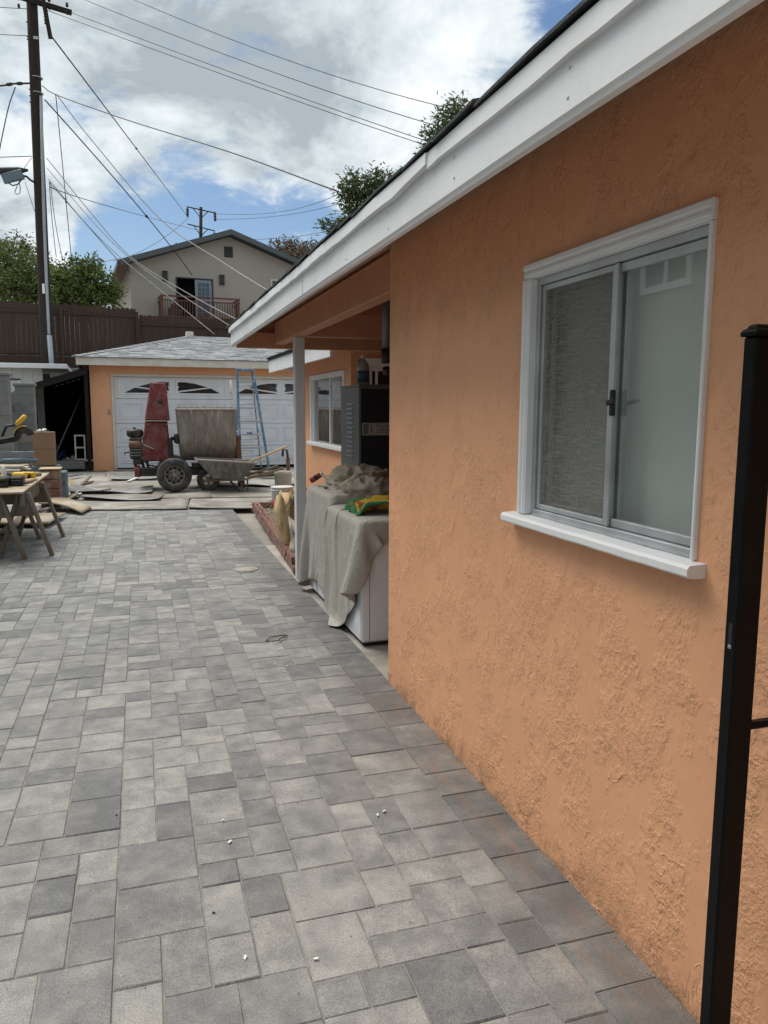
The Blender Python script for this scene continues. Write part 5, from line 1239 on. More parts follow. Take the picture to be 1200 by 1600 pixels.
# boxes and totes around the benches
def carton(x0, y0, x1, y1, z0, z1, label, mt='card', flaps=False):
    t = thing('cardboard_box', ((x0 + x1) / 2, (y0 + y1) / 2, z0), label, 'box'); th = .006
    for nm, b in (('side', (x0, y0, x0 + th, y1)), ('side', (x1 - th, y0, x1, y1)), ('side', (x0 + th, y0, x1 - th, y0 + th)), ('side', (x0 + th, y1 - th, x1 - th, y1))):
        g = MB(); g.box(b[0], b[1], z0, b[2], b[3], z1); g.build(nm, mt, t)
    g = MB(); g.box(x0 + th, y0 + th, z0, x1 - th, y1 - th, z0 + th); g.build('bottom', mt, t)
    if flaps:
        L_ = (y1 - y0) * .42
        for (yy, s) in ((y0, -1), (y1, 1)):
            g = MB(); g.prism([(x0, yy, z1), (x1, yy, z1), (x1, yy + s * L_, z1 + .03), (x0, yy + s * L_, z1 + .03)], (0, 0, .006)); g.build('flap', 'card_pale', t)
        g = MB(); g.prism([(x1, y0, z1), (x1, y1, z1), (x1 + .16, y1, z1 - .11), (x1 + .16, y0, z1 - .11)], (0, 0, .006)); g.build('flap', 'card_pale', t)
    else:
        g = MB(); g.box(x0, y0, z1 + .0005, x1, y1, z1 + .007); g.build('lid', mt, t); g = MB(); g.box(x0 - .001, (y0 + y1) / 2 - .03, z1 + .0075, x1 + .001, (y0 + y1) / 2 + .03, z1 + .0085); g.build('tape', 'card_pale', t)
    return t
c0 = PZ(90, 775, .03); carton(c0.x - .22, c0.y - .1, c0.x + .13, c0.y + .3, .03, .32, 'open cardboard box with spread flaps on the ground sheet', 'card', True)
q = PY(70, 700, 14.4); 
case(q.x - .2, 14.2, q.x + .22, 14.6, .52, 'tote', 'storage_tote', 'dark storage tote under the two stacked cartons', 'tote', 0.0)
carton(q.x - .17, 14.22, q.x + .16, 14.55, .53, .80, 'lower of two stacked brown cartons beside the grey pillar', 'card')
carton(q.x - .165, 14.225, q.x + .165, 14.545, .81, 1.085, 'upper of two stacked brown cartons beside the grey pillar', 'card')
tag(blob((q.x - .03, 14.38, 1.094), (.15, .13, .06), .9, 16, 4).build('crumpled_wrap', 'chip'), 'crumpled white wrapping on the upper brown carton', 'wrapping')
q = PY(92, 735, 13.4); case(q.x - .12, 13.35, q.x + .10, 13.75, .45, 'tote', 'storage_tote', 'blue-grey storage tote behind the open cardboard box', 'tote', 0.03)
q = PY(80, 730, 12.7); t = thing('wooden_crate', (q.x, 12.7, 0), 'reddish wooden crate with pale lid behind the bench corner', 'crate')
for k in range(4):
    g = MB(); g.box(q.x - .16, 12.6, .01 + k * .14, q.x + .12, 12.9, .01 + k * .14 + .132, .004); g.build('slat', 'brick', t)
g = MB(); g.box(q.x - .17, 12.59, .575, q.x + .14, 12.92, .593, .003); g.build('lid', 'card_pale', t)
q = PZ(104, 775, .06)
tag(blob((q.x + .12, q.y + .25, .03), (.16, .14, .09), 1.0, 16, 12).build('rag_heap', 'chip'), 'white rag heap beside the open cardboard box', 'rag')
g = MB(); a, b = PZ(112, 770, .06), PZ(142, 744, .09); g.bar(a, b, .05, .025, .003); tag(g.build('timber_stick', 'lumber'), 'thin timber stick lying beside the open cardboard box', 'timber')
g = MB(); g.bar(PZ(2, 836, .06), PZ(45, 800, .09), .12, .03, .003); tag(g.build('timber_plank', 'lumber'), 'brown plank lying on the pavers between the sawhorse legs', 'plank')

# ------------------------------------------------------------------ mortar mixer
YM = 14.6
mxr = thing('mortar_mixer', (.9, YM, 0), 'towable mortar mixer with red cowling, caked drum and two tyres', 'mixer')
def wheel(parent, c, R, w, name='wheel', rim='rim', spoked=False):
    wh = bpy.data.objects.new(name, None); COL.objects.link(wh); wh.parent = parent
    off = Vector((0, 0, 0)); p = parent
    ri = R * .58; prof = [(ri, -w * .42), (R * .72, -w * .5), (R * .9, -w * .5), (R * .98, -w * .34), (R, -w * .15), (R, w * .15), (R * .98, w * .34), (R * .9, w * .5), (R * .72, w * .5), (ri, w * .42)]
    g = MB(); g.lathe(prof, c, 'y', 36, True, True); g.build('tyre', 'rubber', wh)
    g = MB(); g.lathe([(ri + .004, -w * .41), (ri * .95, -w * .36), (ri * .86, -w * .05), (ri * .62, w * .02), (ri * .52, -w * .22), (ri * .25, -w * .24), (ri * .24, -w * .34), (0, -w * .36)], c, 'y', 30, caps=False); g.build('rim', rim, wh)
    for k in range(5):
        a = k * 2 * math.pi / 5; g = MB(); g.lathe([(.016, -w * .26), (.014, -w * .215)], (c[0] + ri * .38 * math.cos(a), c[1], c[2] + ri * .38 * math.sin(a)), 'y', 6); g.build('wheel_nut', 'engine', wh)
    if spoked:
        for k in range(5):
            a = k * 2 * math.pi / 5 + .3; g = MB(); g.lathe([(ri * .26, -w * .30), (ri * .24, -w * .10)], (c[0] + ri * .60 * math.cos(a), c[1], c[2] + ri * .60 * math.sin(a)), 'y', 9); g.build('rim_opening', 'chip', wh)
    for k in range(0 if spoked else 10):
        a = k * 2 * math.pi / 10 + .2; g = MB(); g.lathe([(.024, -w * .19), (.024, -w * .120)], (c[0] + ri * .73 * math.cos(a), c[1], c[2] + ri * .73 * math.sin(a)), 'y', 8); g.build('rim_hole', 'dark', wh)
    return wh
R_ = .30
wheel(mxr, (.545, 13.90, R_ + .045), R_, .19); wheel(mxr, (.57, 15.32, R_ + .03), R_, .19)
g = MB(); g.tube([(.555, 14.0, R_ + .04), (.565, 15.22, R_ + .04)], .035, 10); g.build('axle', 'engine', mxr)
for y in (14.32, 14.86):
    g = MB(); g.box(-.11, y - .04, .30, 1.80, y + .04, .42, .006); g.build('frame_rail', 'engine', mxr)
g = MB(); g.box(-.12, 14.25, .29, -.02, 14.93, .455, .008); g.build('frame_end', 'red', mxr)
g = MB(); g.box(-.015, 14.2, .315, .40, 14.275, .45, .006); g.build('frame_box', 'engine', mxr)
# cowling, two halves
def cowl(p, nm):
    (xa, xb, z1), (xc, xd, z0) = p; g = MB(); y0_, y1_ = 14.40, 14.86; b = .02
    g.add([(xc, y0_, z0), (xd, y0_, z0), (xb, y0_ + .05, z1), (xa, y0_ + .05, z1), (xc, y1_, z0), (xd, y1_, z0), (xb, y1_ - .05, z1), (xa, y1_ - .05, z1),
           (xc + b, y0_ - .018, z0 + b), (xd - b, y0_ - .018, z0 + b), (xb - b, y0_ + .032, z1 - b), (xa + b, y0_ + .032, z1 - b)],
          [(4, 7, 6, 5), (0, 4, 5, 1), (3, 2, 6, 7), (0, 3, 7, 4), (1, 5, 6, 2), (8, 9, 10, 11), (0, 1, 9, 8), (1, 2, 10, 9), (2, 3, 11, 10), (3, 0, 8, 11)]); return g.build(nm, 'red', mxr)
cowl(((.205, .475, 1.955), (.085, .515, 1.285)), 'cowling'); cowl(((.095, .475, 1.272), (-.02, .525, .56)), 'cowling')
g = MB(); g.box(.08, 14.372, 1.270, .49, 14.40, 1.288, .002); g.build('cowling_seam', 'cement', mxr)
g = MB(); g.bar((.05, 14.372, .86), (.22, 14.375, .78), .012, .02); g.build('cowling_strap', 'cement', mxr)
g = MB(); g.lathe([(.0, -.012), (.045, -.012), (.05, 0)], (.36, 14.405, 1.62), 'y', 5); g.build('cowling_badge', 'engine', mxr)
# engine
g = MB(); g.box(-.19, 14.42, .60, .02, 14.82, .98, .02); g.box(-.14, 14.40, .50, .0, 14.84, .599, .01); g.build('engine_block', 'engine', mxr)
g = MB(); g.lathe([(.10, .98), (.13, 1.0), (.145, 1.03), (.145, 1.09), (.12, 1.12), (.05, 1.13)], (-.09, 14.6, 0), n=18); g.build('air_cleaner', 'engine', mxr)
g = MB(); g.lathe([(.02, 1.1305), (.03, 1.15), (.0, 1.165)], (-.10, 14.6, 0), n=10); g.build('wing_nut', 'engine', mxr)
for k in range(6):
    g = MB(); g.box(-.205, 14.405, .66 + k * .05, .03, 14.419, .675 + k * .05); g.build('cooling_fin', 'rim', mxr)
g = MB(); g.lathe([(.06, -.02), (.06, 0), (.02, .005)], (-.06, 14.4, 1.05), 'y', 10); g.tube([(-.2, 14.5, .72), (-.27, 14.48, .72), (-.27, 14.48, .68)], .015, 6); g.build('pull_cord', 'engine', mxr)
for x in (-.09, .04, .12):
    g = MB(); g.bar((x, 14.5, .42), (x - .03, 14.5, .60), .05, .05); g.build('engine_mount', 'red' if x < 0 else 'engine', mxr)
# drum: U trough along x, open on top
dz = .985; dr_ = .43; xs_ = [(.695, .64), (1.65, 1.672)]
def drum_ring(x_low, x_top, sc_):
    pts = []
    for i in range(25):
        a = rad(200 + 0) ; th = math.pi * (i / 24); y = -math.cos(th) * dr_ * sc_; z = dz - math.sin(th) * dr_ * sc_; f_ = (z - (dz - dr_)) / (.93); pts.append(Vector((x_low + (x_top - x_low) * f_, YM + y, z)))
    f_ = 1.0
    return [Vector((x_top, YM - (dr_ + .03) * sc_, 1.482))] + pts + [Vector((x_top, YM + (dr_ + .03) * sc_, 1.482))]
g = MB(); rings = []
for k in range(13):
    t = k / 12; xl = .695 + (1.65 - .695) * t; xt = .64 + (1.672 - .64) * t; rings.append(drum_ring(xl, xt, 1 + .006 * math.sin(t * 9)))
g.grid(rings, 13, 27, True); inner = [drum_ring(.72 + .91 * k / 12, .665 + .985 * k / 12, .965) for k in range(13)]; g.grid(inner, 13, 27, True)
for R0 in (rings[0], rings[-1]): g.add(R0, [tuple(range(27))])
drum = g.build('drum', 'drum', mxr)
g = MB(); g.bar((.635, YM - .47, 1.487), (1.677, YM - .47, 1.492), .035, .03, .006); g.bar((.635, YM + .47, 1.487), (1.677, YM + .47, 1.492), .035, .03, .006)
g.build('rim_lip', 'cement', drum)
for k in range(9):
    x = .72 + k * .115; g = MB(); g.bar((x, YM - .455, 1.512), (x, YM + .455, 1.512), .022, .022); g.build('grate_bar', 'cement', drum)
g = MB(); g.bar((.66, YM - .2, 1.52), (1.65, YM - .2, 1.52), .03, .02); g.bar((.66, YM + .2, 1.52), (1.65, YM + .2, 1.52), .03, .02); g.build('grate_rail', 'cement', drum)
g = MB(); P = [drum_ring(1.13 + .025 * k, 1.12 + .025 * k, 1.012) for k in range(2)]; g.grid(P, 2, 27); g.build('drum_weld', 'drum', drum)
for (xa, xb, r_) in ((.53, .70, .035), (1.65, 1.80, .035), (.585, .62, .085), (1.70, 1.735, .075), (.64, .66, .06)):
    g = MB(); g.lathe([(r_, xa), (r_, xb)], (0, YM, .955), 'x', 10); g.build('bearing', 'engine', mxr)
g = MB(); g.box(.6, YM - .3, .87, .67, YM - .22, 1.05, .01); g.box(.585, YM - .31, .91, .68, YM - .30, .93); g.build('bearing_bracket', 'engine', mxr)
g = MB(); g.bar((.53, YM - .2, .42), (.505, YM - .2, .96), .07, .09, .006); g.bar((.53, YM + .2, .42), (.505, YM + .2, .96), .07, .09, .006); g.build('drum_stand', 'engine', mxr)
g = MB(); g.bar((1.80, YM, .0), (1.73, YM, 1.0), .09, .09, .006, up=(0, 1, 0)); g.bar((1.74, YM + .16, .42), (1.70, YM + .16, .95), .07, .07, .006); g.box(1.72, YM - .1, .0, 1.88, YM + .1, .018); g.build('end_leg', 'rust', mxr)
g = MB(); g.tube([(1.66, YM - .44, 1.47), (1.665, YM - .44, 1.55), (1.60, YM - .42, 1.78), (1.585, YM - .42, 2.0)], .016, 8); g.build('dump_lever', 'white_old', mxr)
for k in range(5):
    a = random.uniform(.72, 1.6); w_ = random.uniform(.02, .05); h_ = random.uniform(.1, .35); g = MB(); P = [[(a + w_ * (i / 4 - .5) * (1 - .5 * j / 6) , YM - (dr_ + .03) - .008 * math.sin(i / 4 * math.pi) + (.03 * j / 6), 1.47 - h_ * j / 6) for j in range(7)] for i in range(5)]; g.grid(P, 5, 7); g.build('cement_drip', 'cement', drum)
g = MB(); g.tube([(.03, 14.42, .75), (.0, 14.36, .62), (.12, 14.32, .5), (.3, 14.30, .46)], .014, 6); g.tube([(-.02, 14.42, .9), (.05, 14.38, 1.0), (.1, 14.4, 1.02)], .012, 6); g.build('hose', 'blackplastic', mxr)
g = MB(); g.lathe([(.05, -.10), (.062, -.09), (.062, .09), (.05, .10)], (-.10, 14.40, .86), 'x', 12); g.build('muffler', 'rust', mxr)
for (bx_, bz_) in ((.24, 1.9), (.43, 1.9), (.13, 1.33), (.48, 1.33), (.13, 1.22), (.45, 1.22), (.03, .62), (.48, .62)):
    g = MB(); g.lathe([(.014, -.008), (.014, 0), (0, -.01)], (bx_, 14.385 if bz_ < 1.4 else 14.418, bz_), 'y', 6); g.build('bolt', 'rim', mxr)
g = MB(); g.box(1.80, YM - .035, .34, 2.6, YM + .035, .40, .006); g.build('drawbar', 'engine', mxr)
g = MB(); g.box(.9, YM - .33, .43, 1.6, YM + .33, .50, .006); g.build('splash_plate', 'engine', mxr)

# ------------------------------------------------------------------ wheelbarrow
YW = 14.05; xw = 1.136
wb = thing('wheelbarrow', (1.45, YW, 0), 'grey cement-caked wheelbarrow standing in front of the mixer drum', 'wheelbarrow')
w1 = wheel(wb, (xw, YW, .205 + .034), .205, .10, spoked=True)
def tray(o_):
    top = [(.92 + o_, -.30 + o_, .618), (1.97 - o_, -.36 + o_, .545), (1.97 - o_, .36 - o_, .545), (.92 + o_, .30 - o_, .618)]
    bot = [(1.20 + o_ * .6, -.18, .27 + o_), (1.74 - o_ * .6, -.22, .255 + o_), (1.74 - o_ * .6, .22, .255 + o_), (1.20 + o_ * .6, .18, .27 + o_)]
    return [(x, YW + y, z) for x, y, z in top], [(x, YW + y, z) for x, y, z in bot]
g = MB(); to, bo = tray(0); ti, bi = tray(.012)
vs = to + bo + ti + bi; fs = []
for k in range(4):
    k2 = (k + 1) % 4; fs += [(k, k2, 4 + k2, 4 + k), (8 + k, 12 + k, 12 + k2, 8 + k2), (k, 8 + k, 8 + k2, k2)]
fs += [(4, 5, 6, 7), (12, 15, 14, 13)]; g.add(vs, fs); tr_ = g.build('tray', 'barrow', wb)
g = MB(); rim_pts = [Vector(p) for p in to] + [Vector(to[0])]
for k in range(4): g.tube([rim_pts[k], rim_pts[k].lerp(rim_pts[k + 1], .5), rim_pts[k + 1]], .016, 8)
g.build('rolled_rim', 'cement', tr_)
g = blob((1.47, YW, .30), (.27, .22, .22), .4, 18, 21); g.build('mortar', 'cement', tr_)
for s in (-1, 1):
    g = MB(); g.bar((xw - .08, YW + s * .09, .225), (1.75, YW + s * .25, .245), .035, .04, .004); g.bar((1.75, YW + s * .25, .245), (2.45, YW + s * .30, .44), .035, .04, .004); g.build('handle', 'lumber', wb)
    g = MB(); g.tube([(1.50, YW + s * .2, .235), (1.66, YW + s * .25, .04), (1.70, YW + s * .25, .034), (1.80, YW + s * .25, .034), (1.80, YW + s * .25, .25)], .014, 8); g.build('leg', 'engine', wb)
    g = MB(); g.bar((xw + .02, YW + s * .085, .235), (1.25, YW + s * .17, .33), .012, .04); g.build('wheel_brace', 'rust', wb)
    g = MB(); g.tube([(xw, YW + s * .02, .239), (xw, YW + s * .10, .239)], .018, 8); g.build('axle_bracket', 'rim', wb)
g = MB(); g.bar((1.70, YW - .24, .15), (1.70, YW + .24, .15), .03, .06); g.build('leg_brace', 'rust', wb)
sv = thing('shovel', (1.8, YW, .5), 'long pale wooden handle standing out of the wheelbarrow', 'shovel')
g = MB(); g.tube([(1.60, YW - .05, .44), (2.0, YW - .08, .60), (2.58, YW - .1, .835)], .019, 10); g.build('handle', 'card_pale', sv)
g = MB(); P = [[(1.62 - .28 * i / 6, YW - .05 + (.11 - .006 * i * i * .5) * (j - 3) / 3, .44 - .10 * i / 6 + .012 * (j - 3) ** 2 / 4) for j in range(7)] for i in range(7)]; g.grid(P, 7, 7); g.build('blade', 'rust', sv)

# ------------------------------------------------------------------ ladder
YL = 18.25
ld = thing('step_ladder', (2.45, YL, 0), 'blue fibreglass step ladder standing open before the garage door', 'ladder')
def lx(z, s): return (2.19 - (1 - z / 2.4) * .0) if s < 0 else (2.555 + (1 - z / 2.4) * .30)
for s in (-1, 1):
    g = MB(); g.bar((lx(0, s), YL - .35 + .0, 0.0), (lx(2.36, s), YL, 2.36), .05, .085, .004, up=(0, 1, 0)); g.build('front_rail', 'blue', ld)
    g = MB(); g.bar((lx(0, s) - .03 * s, YL + .75, 0.0), (lx(2.36, s) - .02 * s, YL + .1, 2.36), .025, .06, .004, up=(0, 1, 0)); g.build('rear_rail', 'blue', ld)
    g = MB(); z = .95; g.bar((lx(z, s), YL - .2, z), (lx(z, s), YL + .5, z + .02), .012, .025); g.build('spreader', 'galv', ld)
g = MB(); g.box(2.17, YL - .08, 2.361, 2.58, YL + .16, 2.42, .012); g.build('top_cap', 'blue', ld)
for k in range(7):
    z = .30 + k * .305; y = YL - .35 * (1 - z / 2.36); g = MB(); g.box(lx(z, -1) + .016, y - .045, z - .03, lx(z, 1) - .016, y + .045, z + .012, .004); g.build('step', 'galv', ld)
for k in range(5):
    z = .35 + k * .42; y = YL + .1 + .65 * (1 - z / 2.36); g = MB(); g.tube([(lx(z, -1) + .02, y, z), (lx(z, 1) - .02, y, z)], .012, 6); g.build('rear_brace', 'galv', ld)
g = blob((2.42, YL - .22, .915), (.09, .07, .06), .8, 14, 31); tag(g.build('blue_rag', mat('bright_blue_rag', (.03, .12, .45), .9, .2)), 'bright blue rag on a ladder step', 'rag')
# lumber offcuts behind the wheelbarrow
for (x0, y0, x1, y1, zb, mt, lb) in ((392, 737, 430, 727, .10, 'card_pale', 'orange-brown board on top of the offcut pile'), (396, 743, 432, 735, .05, 'lumber', 'grey-brown board in the offcut pile'), (388, 748, 436, 744, .04, 'greywood', 'long grey board at the front of the offcut pile'), (402, 726, 428, 732, .14, 'fence', 'short dark board crossing the offcut pile'), (418, 734, 442, 728, .09, 'blackplastic', 'black plastic strip on the offcut pile')):
    a, b = PY(x0, y0, 16.5), PY(x1, y1, 16.3); a.z = max(zb, .03); b.z = max(zb + .03, .04); a.y += (.1 - zb) * 3; b.y += (.1 - zb) * 3
    g = MB(); g.bar(a, b, .09, .035, .003); tag(g.build('timber_offcut', mt), lb, 'timber', 'offcuts behind the wheelbarrow')
# buckets
def bucket(x, y, z, R, h, mt, label, band=None, lid=True):
    t = thing('bucket', (x, y, z), label, 'bucket'); g = MB(); g.lathe([(R * .86, 0), (R * .88, .005), (R * .985, h * .84), (R * 1.0, h * .85)] + ([(R * 1.04, h * .86), (R * 1.04, h * .90), (R * 1.0, h * .905), (R * 1.03, h * .93), (R * 1.03, h * .96), (R, h)] if lid else [(R, h), (R * .97, h), (R * .85, .02)]), (x, y, z), n=28); g.build('body', mt, t)
    if lid: g = MB(); g.lathe([(R * 1.06, h * .965), (R * 1.07, h * .985), (R * 1.06, h * 1.005), (R * .97, h * 1.01), (R * .95, h * .99), (0, h * .99)], (x, y, z), n=28); g.build('lid', mt, t)
    if band: g = MB(); g.lathe([(R * (.88 + .105 * q_) + .0025, h * (q_ * .84)) for q_ in band], (x, y, z), n=28); g.build('printed_band', 'red_band', t)
    P = [(x + R * 1.03 * math.cos(a), y - R * 1.03 * abs(math.sin(a)) * .25 - R * .95 * math.sin(a) * .25, z + h * .80 - R * .9 * math.sin(a) * .8) for a in [math.pi * k / 12 for k in range(13)]]
    g = MB(); g.tube(P, .003, 5); g.build('bail', 'galv', t); return t
bucket(1.845, 10.5, .07, .15, .37, 'plastic_w', 'white lidded bucket with a dark red band in the planter', (.18, .6))
bucket(2.46, 13.9, 0, .16, .37, 'cement', 'grey cement-caked open bucket before the garage door', None, False)
q = PY(450, 716, 15.2); dp = thing('hand_pump', (q.x, 15.2, 0), 'black spouted hand tool standing behind the patio post', 'tool')
g = MB(); g.lathe([(.07, 0), (.07, .03), (.04, .05), (.04, .5), (.06, .52)], (q.x, 15.2, 0), n=12); g.build('barrel', 'rust', dp)
g = MB(); g.tube([(q.x, 15.2, .5), (q.x - .02, 15.2, .68), (q.x - .1, 15.2, .72), (q.x - .11, 15.2, .56)], .025, 8); g.build('spout', 'lead', dp)
# ------------------------------------------------------------------ brick edged planter
pl = thing('brick_planter', (1.5, 9, 0), 'low planter edged with two courses of worn red brick', 'planter')
A_, B_ = Vector((1.300, 6.99, 0)), Vector((1.535, 11.25, 0)); d_ = (B_ - A_).normalized(); L_ = (B_ - A_).length
bk = None
ang = math.atan2(d_.y, d_.x)
for course in range(2):
    s = -.02 if course else -.13; 
    while s < L_ - .05:
        p = A_ + d_ * (s + .11) + Vector((.055, 0, .034 + course * .073))
        if bk is None:
            g = MB(); g.box(-.102, -.047, -.031, .102, .047, .031, .006); bk = g.build('brick', 'brick', pl, (0, 0, 0)); bk.location = p - pl.location; bk.rotation_euler = (jit(.02), jit(.02), ang)
        else:
            o = share(bk, 'brick', p - pl.location + Vector((jit(.004), 0, jit(.003))), pl, ang + jit(.03))
        s += .213
for k in range(9):                                       # return along the far end
    o = share(bk, 'brick', B_ + Vector((.10 + .21 * (k % 5), .02, .034 + .073 * (k // 5))) - pl.location, pl, jit(.04))
n = 26; P = [[(1.385 + .225 * j / n + (2.27 - 1.385 - .225 * j / n) * i / n, 7.0 + 4.2 * j / n, .06 + .04 * noise.noise((i * .35, j * .5, 0)) + .03 * noise.noise((i * 1.1, j * 1.3, 4))) for j in range(n + 1)] for i in range(n + 1)]
g = MB(); g.grid(P, n + 1, n + 1); tag(g.build('soil', 'soil', pl), kind='stuff')
g = MB(); vs = []; fs = []
for k in range(900):                                     # dead weeds and leaf litter
    x, y = random.uniform(1.42, 2.2), random.uniform(7.3, 11.1); z = .10 + .05 * random.random(); a = random.uniform(0, 6.28); l = random.uniform(.02, .06); h = random.uniform(0, .05)
    b = len(vs); vs += [(x, y, z), (x + math.cos(a + .4) * l * .5, y + math.sin(a + .4) * l * .5, z + h * .5), (x + math.cos(a) * l, y + math.sin(a) * l, z + h), (x + math.cos(a - .4) * l * .4, y + math.sin(a - .4) * l * .4, z + h * .4)]; fs.append((b, b + 1, b + 2, b + 3))
g.add(vs, fs); tag(g.build('dry_litter', 'leaf4', pl), kind='stuff')
for (x, y, s_) in ((2.2, 10.9, .30), (2.05, 11.1, .22)):
    t = thing('dry_weed', (x, y, .1), 'dry weed clump in the planter by the %s' % ('wing wall' if s_ > .25 else 'far brick return'), 'weed'); g = MB(); vs = []; fs = []
    for k in range(70):
        a = random.uniform(0, 6.28); e = random.uniform(.3, 1.2); l = s_ * random.uniform(.4, 1); dd = Vector((math.cos(a) * math.cos(e), math.sin(a) * math.cos(e), math.sin(e))); w = Vector((-math.sin(a), math.cos(a), 0)) * .008; p = Vector((x, y, .1)); b = len(vs); vs += [p - w, p + w, p + dd * l + w, p + dd * l - w]; fs.append((b, b + 1, b + 2, b + 3))
    g.add(vs, fs); g.build('stems', 'leaf4', t)
# paper sack slumped on the edging
def sack(cx_, cy_, z, w, d, h, seed, mt, label):
    g = MB(); P = []; nu, nv = 36, 22
    for i in range(nu):
        row = []
        for j in range(nv):
            a = 2 * math.pi * i / nu; t = j / (nv - 1); sx = math.copysign(abs(math.cos(a)) ** .7, math.cos(a)); sy = math.copysign(abs(math.sin(a)) ** .7, math.sin(a))
            k = (.94 + .10 * math.sin(t * 2.9) - .16 * max(0, t - .8) / .2) * (1 + .16 * noise.noise((sx * 2 + seed, sy * 2, t * 3)) + .16 * (abs(noise.noise((sx * 4 + seed, sy * 4, t * 7))) - .2) + .07 * noise.noise((sx * 9 + seed, sy * 9, t * 16)))
            if t < .06: k *= .9
            row.append((cx_ + sx * w / 2 * k + .03 * math.sin(t * 4 + seed), cy_ + sy * d / 2 * k, z + h * t + .16 * noise.noise((sx * 2.2, sy * 2.2, seed)) * t ** 3))
        P.append(row)
    g.grid(P, nu, nv, True, True); g.f.append(tuple(i * nv + nv - 1 for i in range(nu))); g.sm.append(True)
    return g
tag(sack(1.40, 7.75, .146, .17, .36, .47, 2, 'paper', '').build('paper_sack', 'paper'), 'torn brown paper cement sack standing on the brick edging', 'sack')
tag(sack(1.42, 7.32, .146, .14, .30, .24, 6, 'paper', '').build('crumpled_sack', 'cloth_tan'), 'crumpled sack slumped in front of the brown cement sack', 'sack')

# ------------------------------------------------------------------ washer and dryer under a canvas sheet
def appliance(x0, y0, x1, y1, h, label):
    t = thing('washing_machine', ((x0 + x1) / 2, (y0 + y1) / 2, 0), label, 'washing machine', 'machines under the canvas sheet')
    g = MB(); g.box(x0, y0, .02, x1, y1, h - .03, .014); g.build('cabinet', 'appliance', t)
    g = MB(); g.box(x0 - .004, y0 - .004, h - .0295, x1 + .004, y1 + .004, h, .01); g.build('top', 'appliance', t)
    g = MB(); g.box(x0 + .02, y0 + .02, .0, x1 - .02, y1 - .02, .0195); g.build('plinth', 'dark', t)
    g = MB(); g.box(x0 + .055, y0 - .0012, .03, x0 + .058, y0 + .001, h - .05); g.build('panel_seam', 'dark', t)
    return t
appliance(1.305, 4.60, 1.98, 5.44, .80, 'nearer white machine with its lower corner showing below the canvas')
appliance(1.325, 5.48, 1.98, 6.26, .87, 'farther white machine hidden by the canvas behind the patio post')
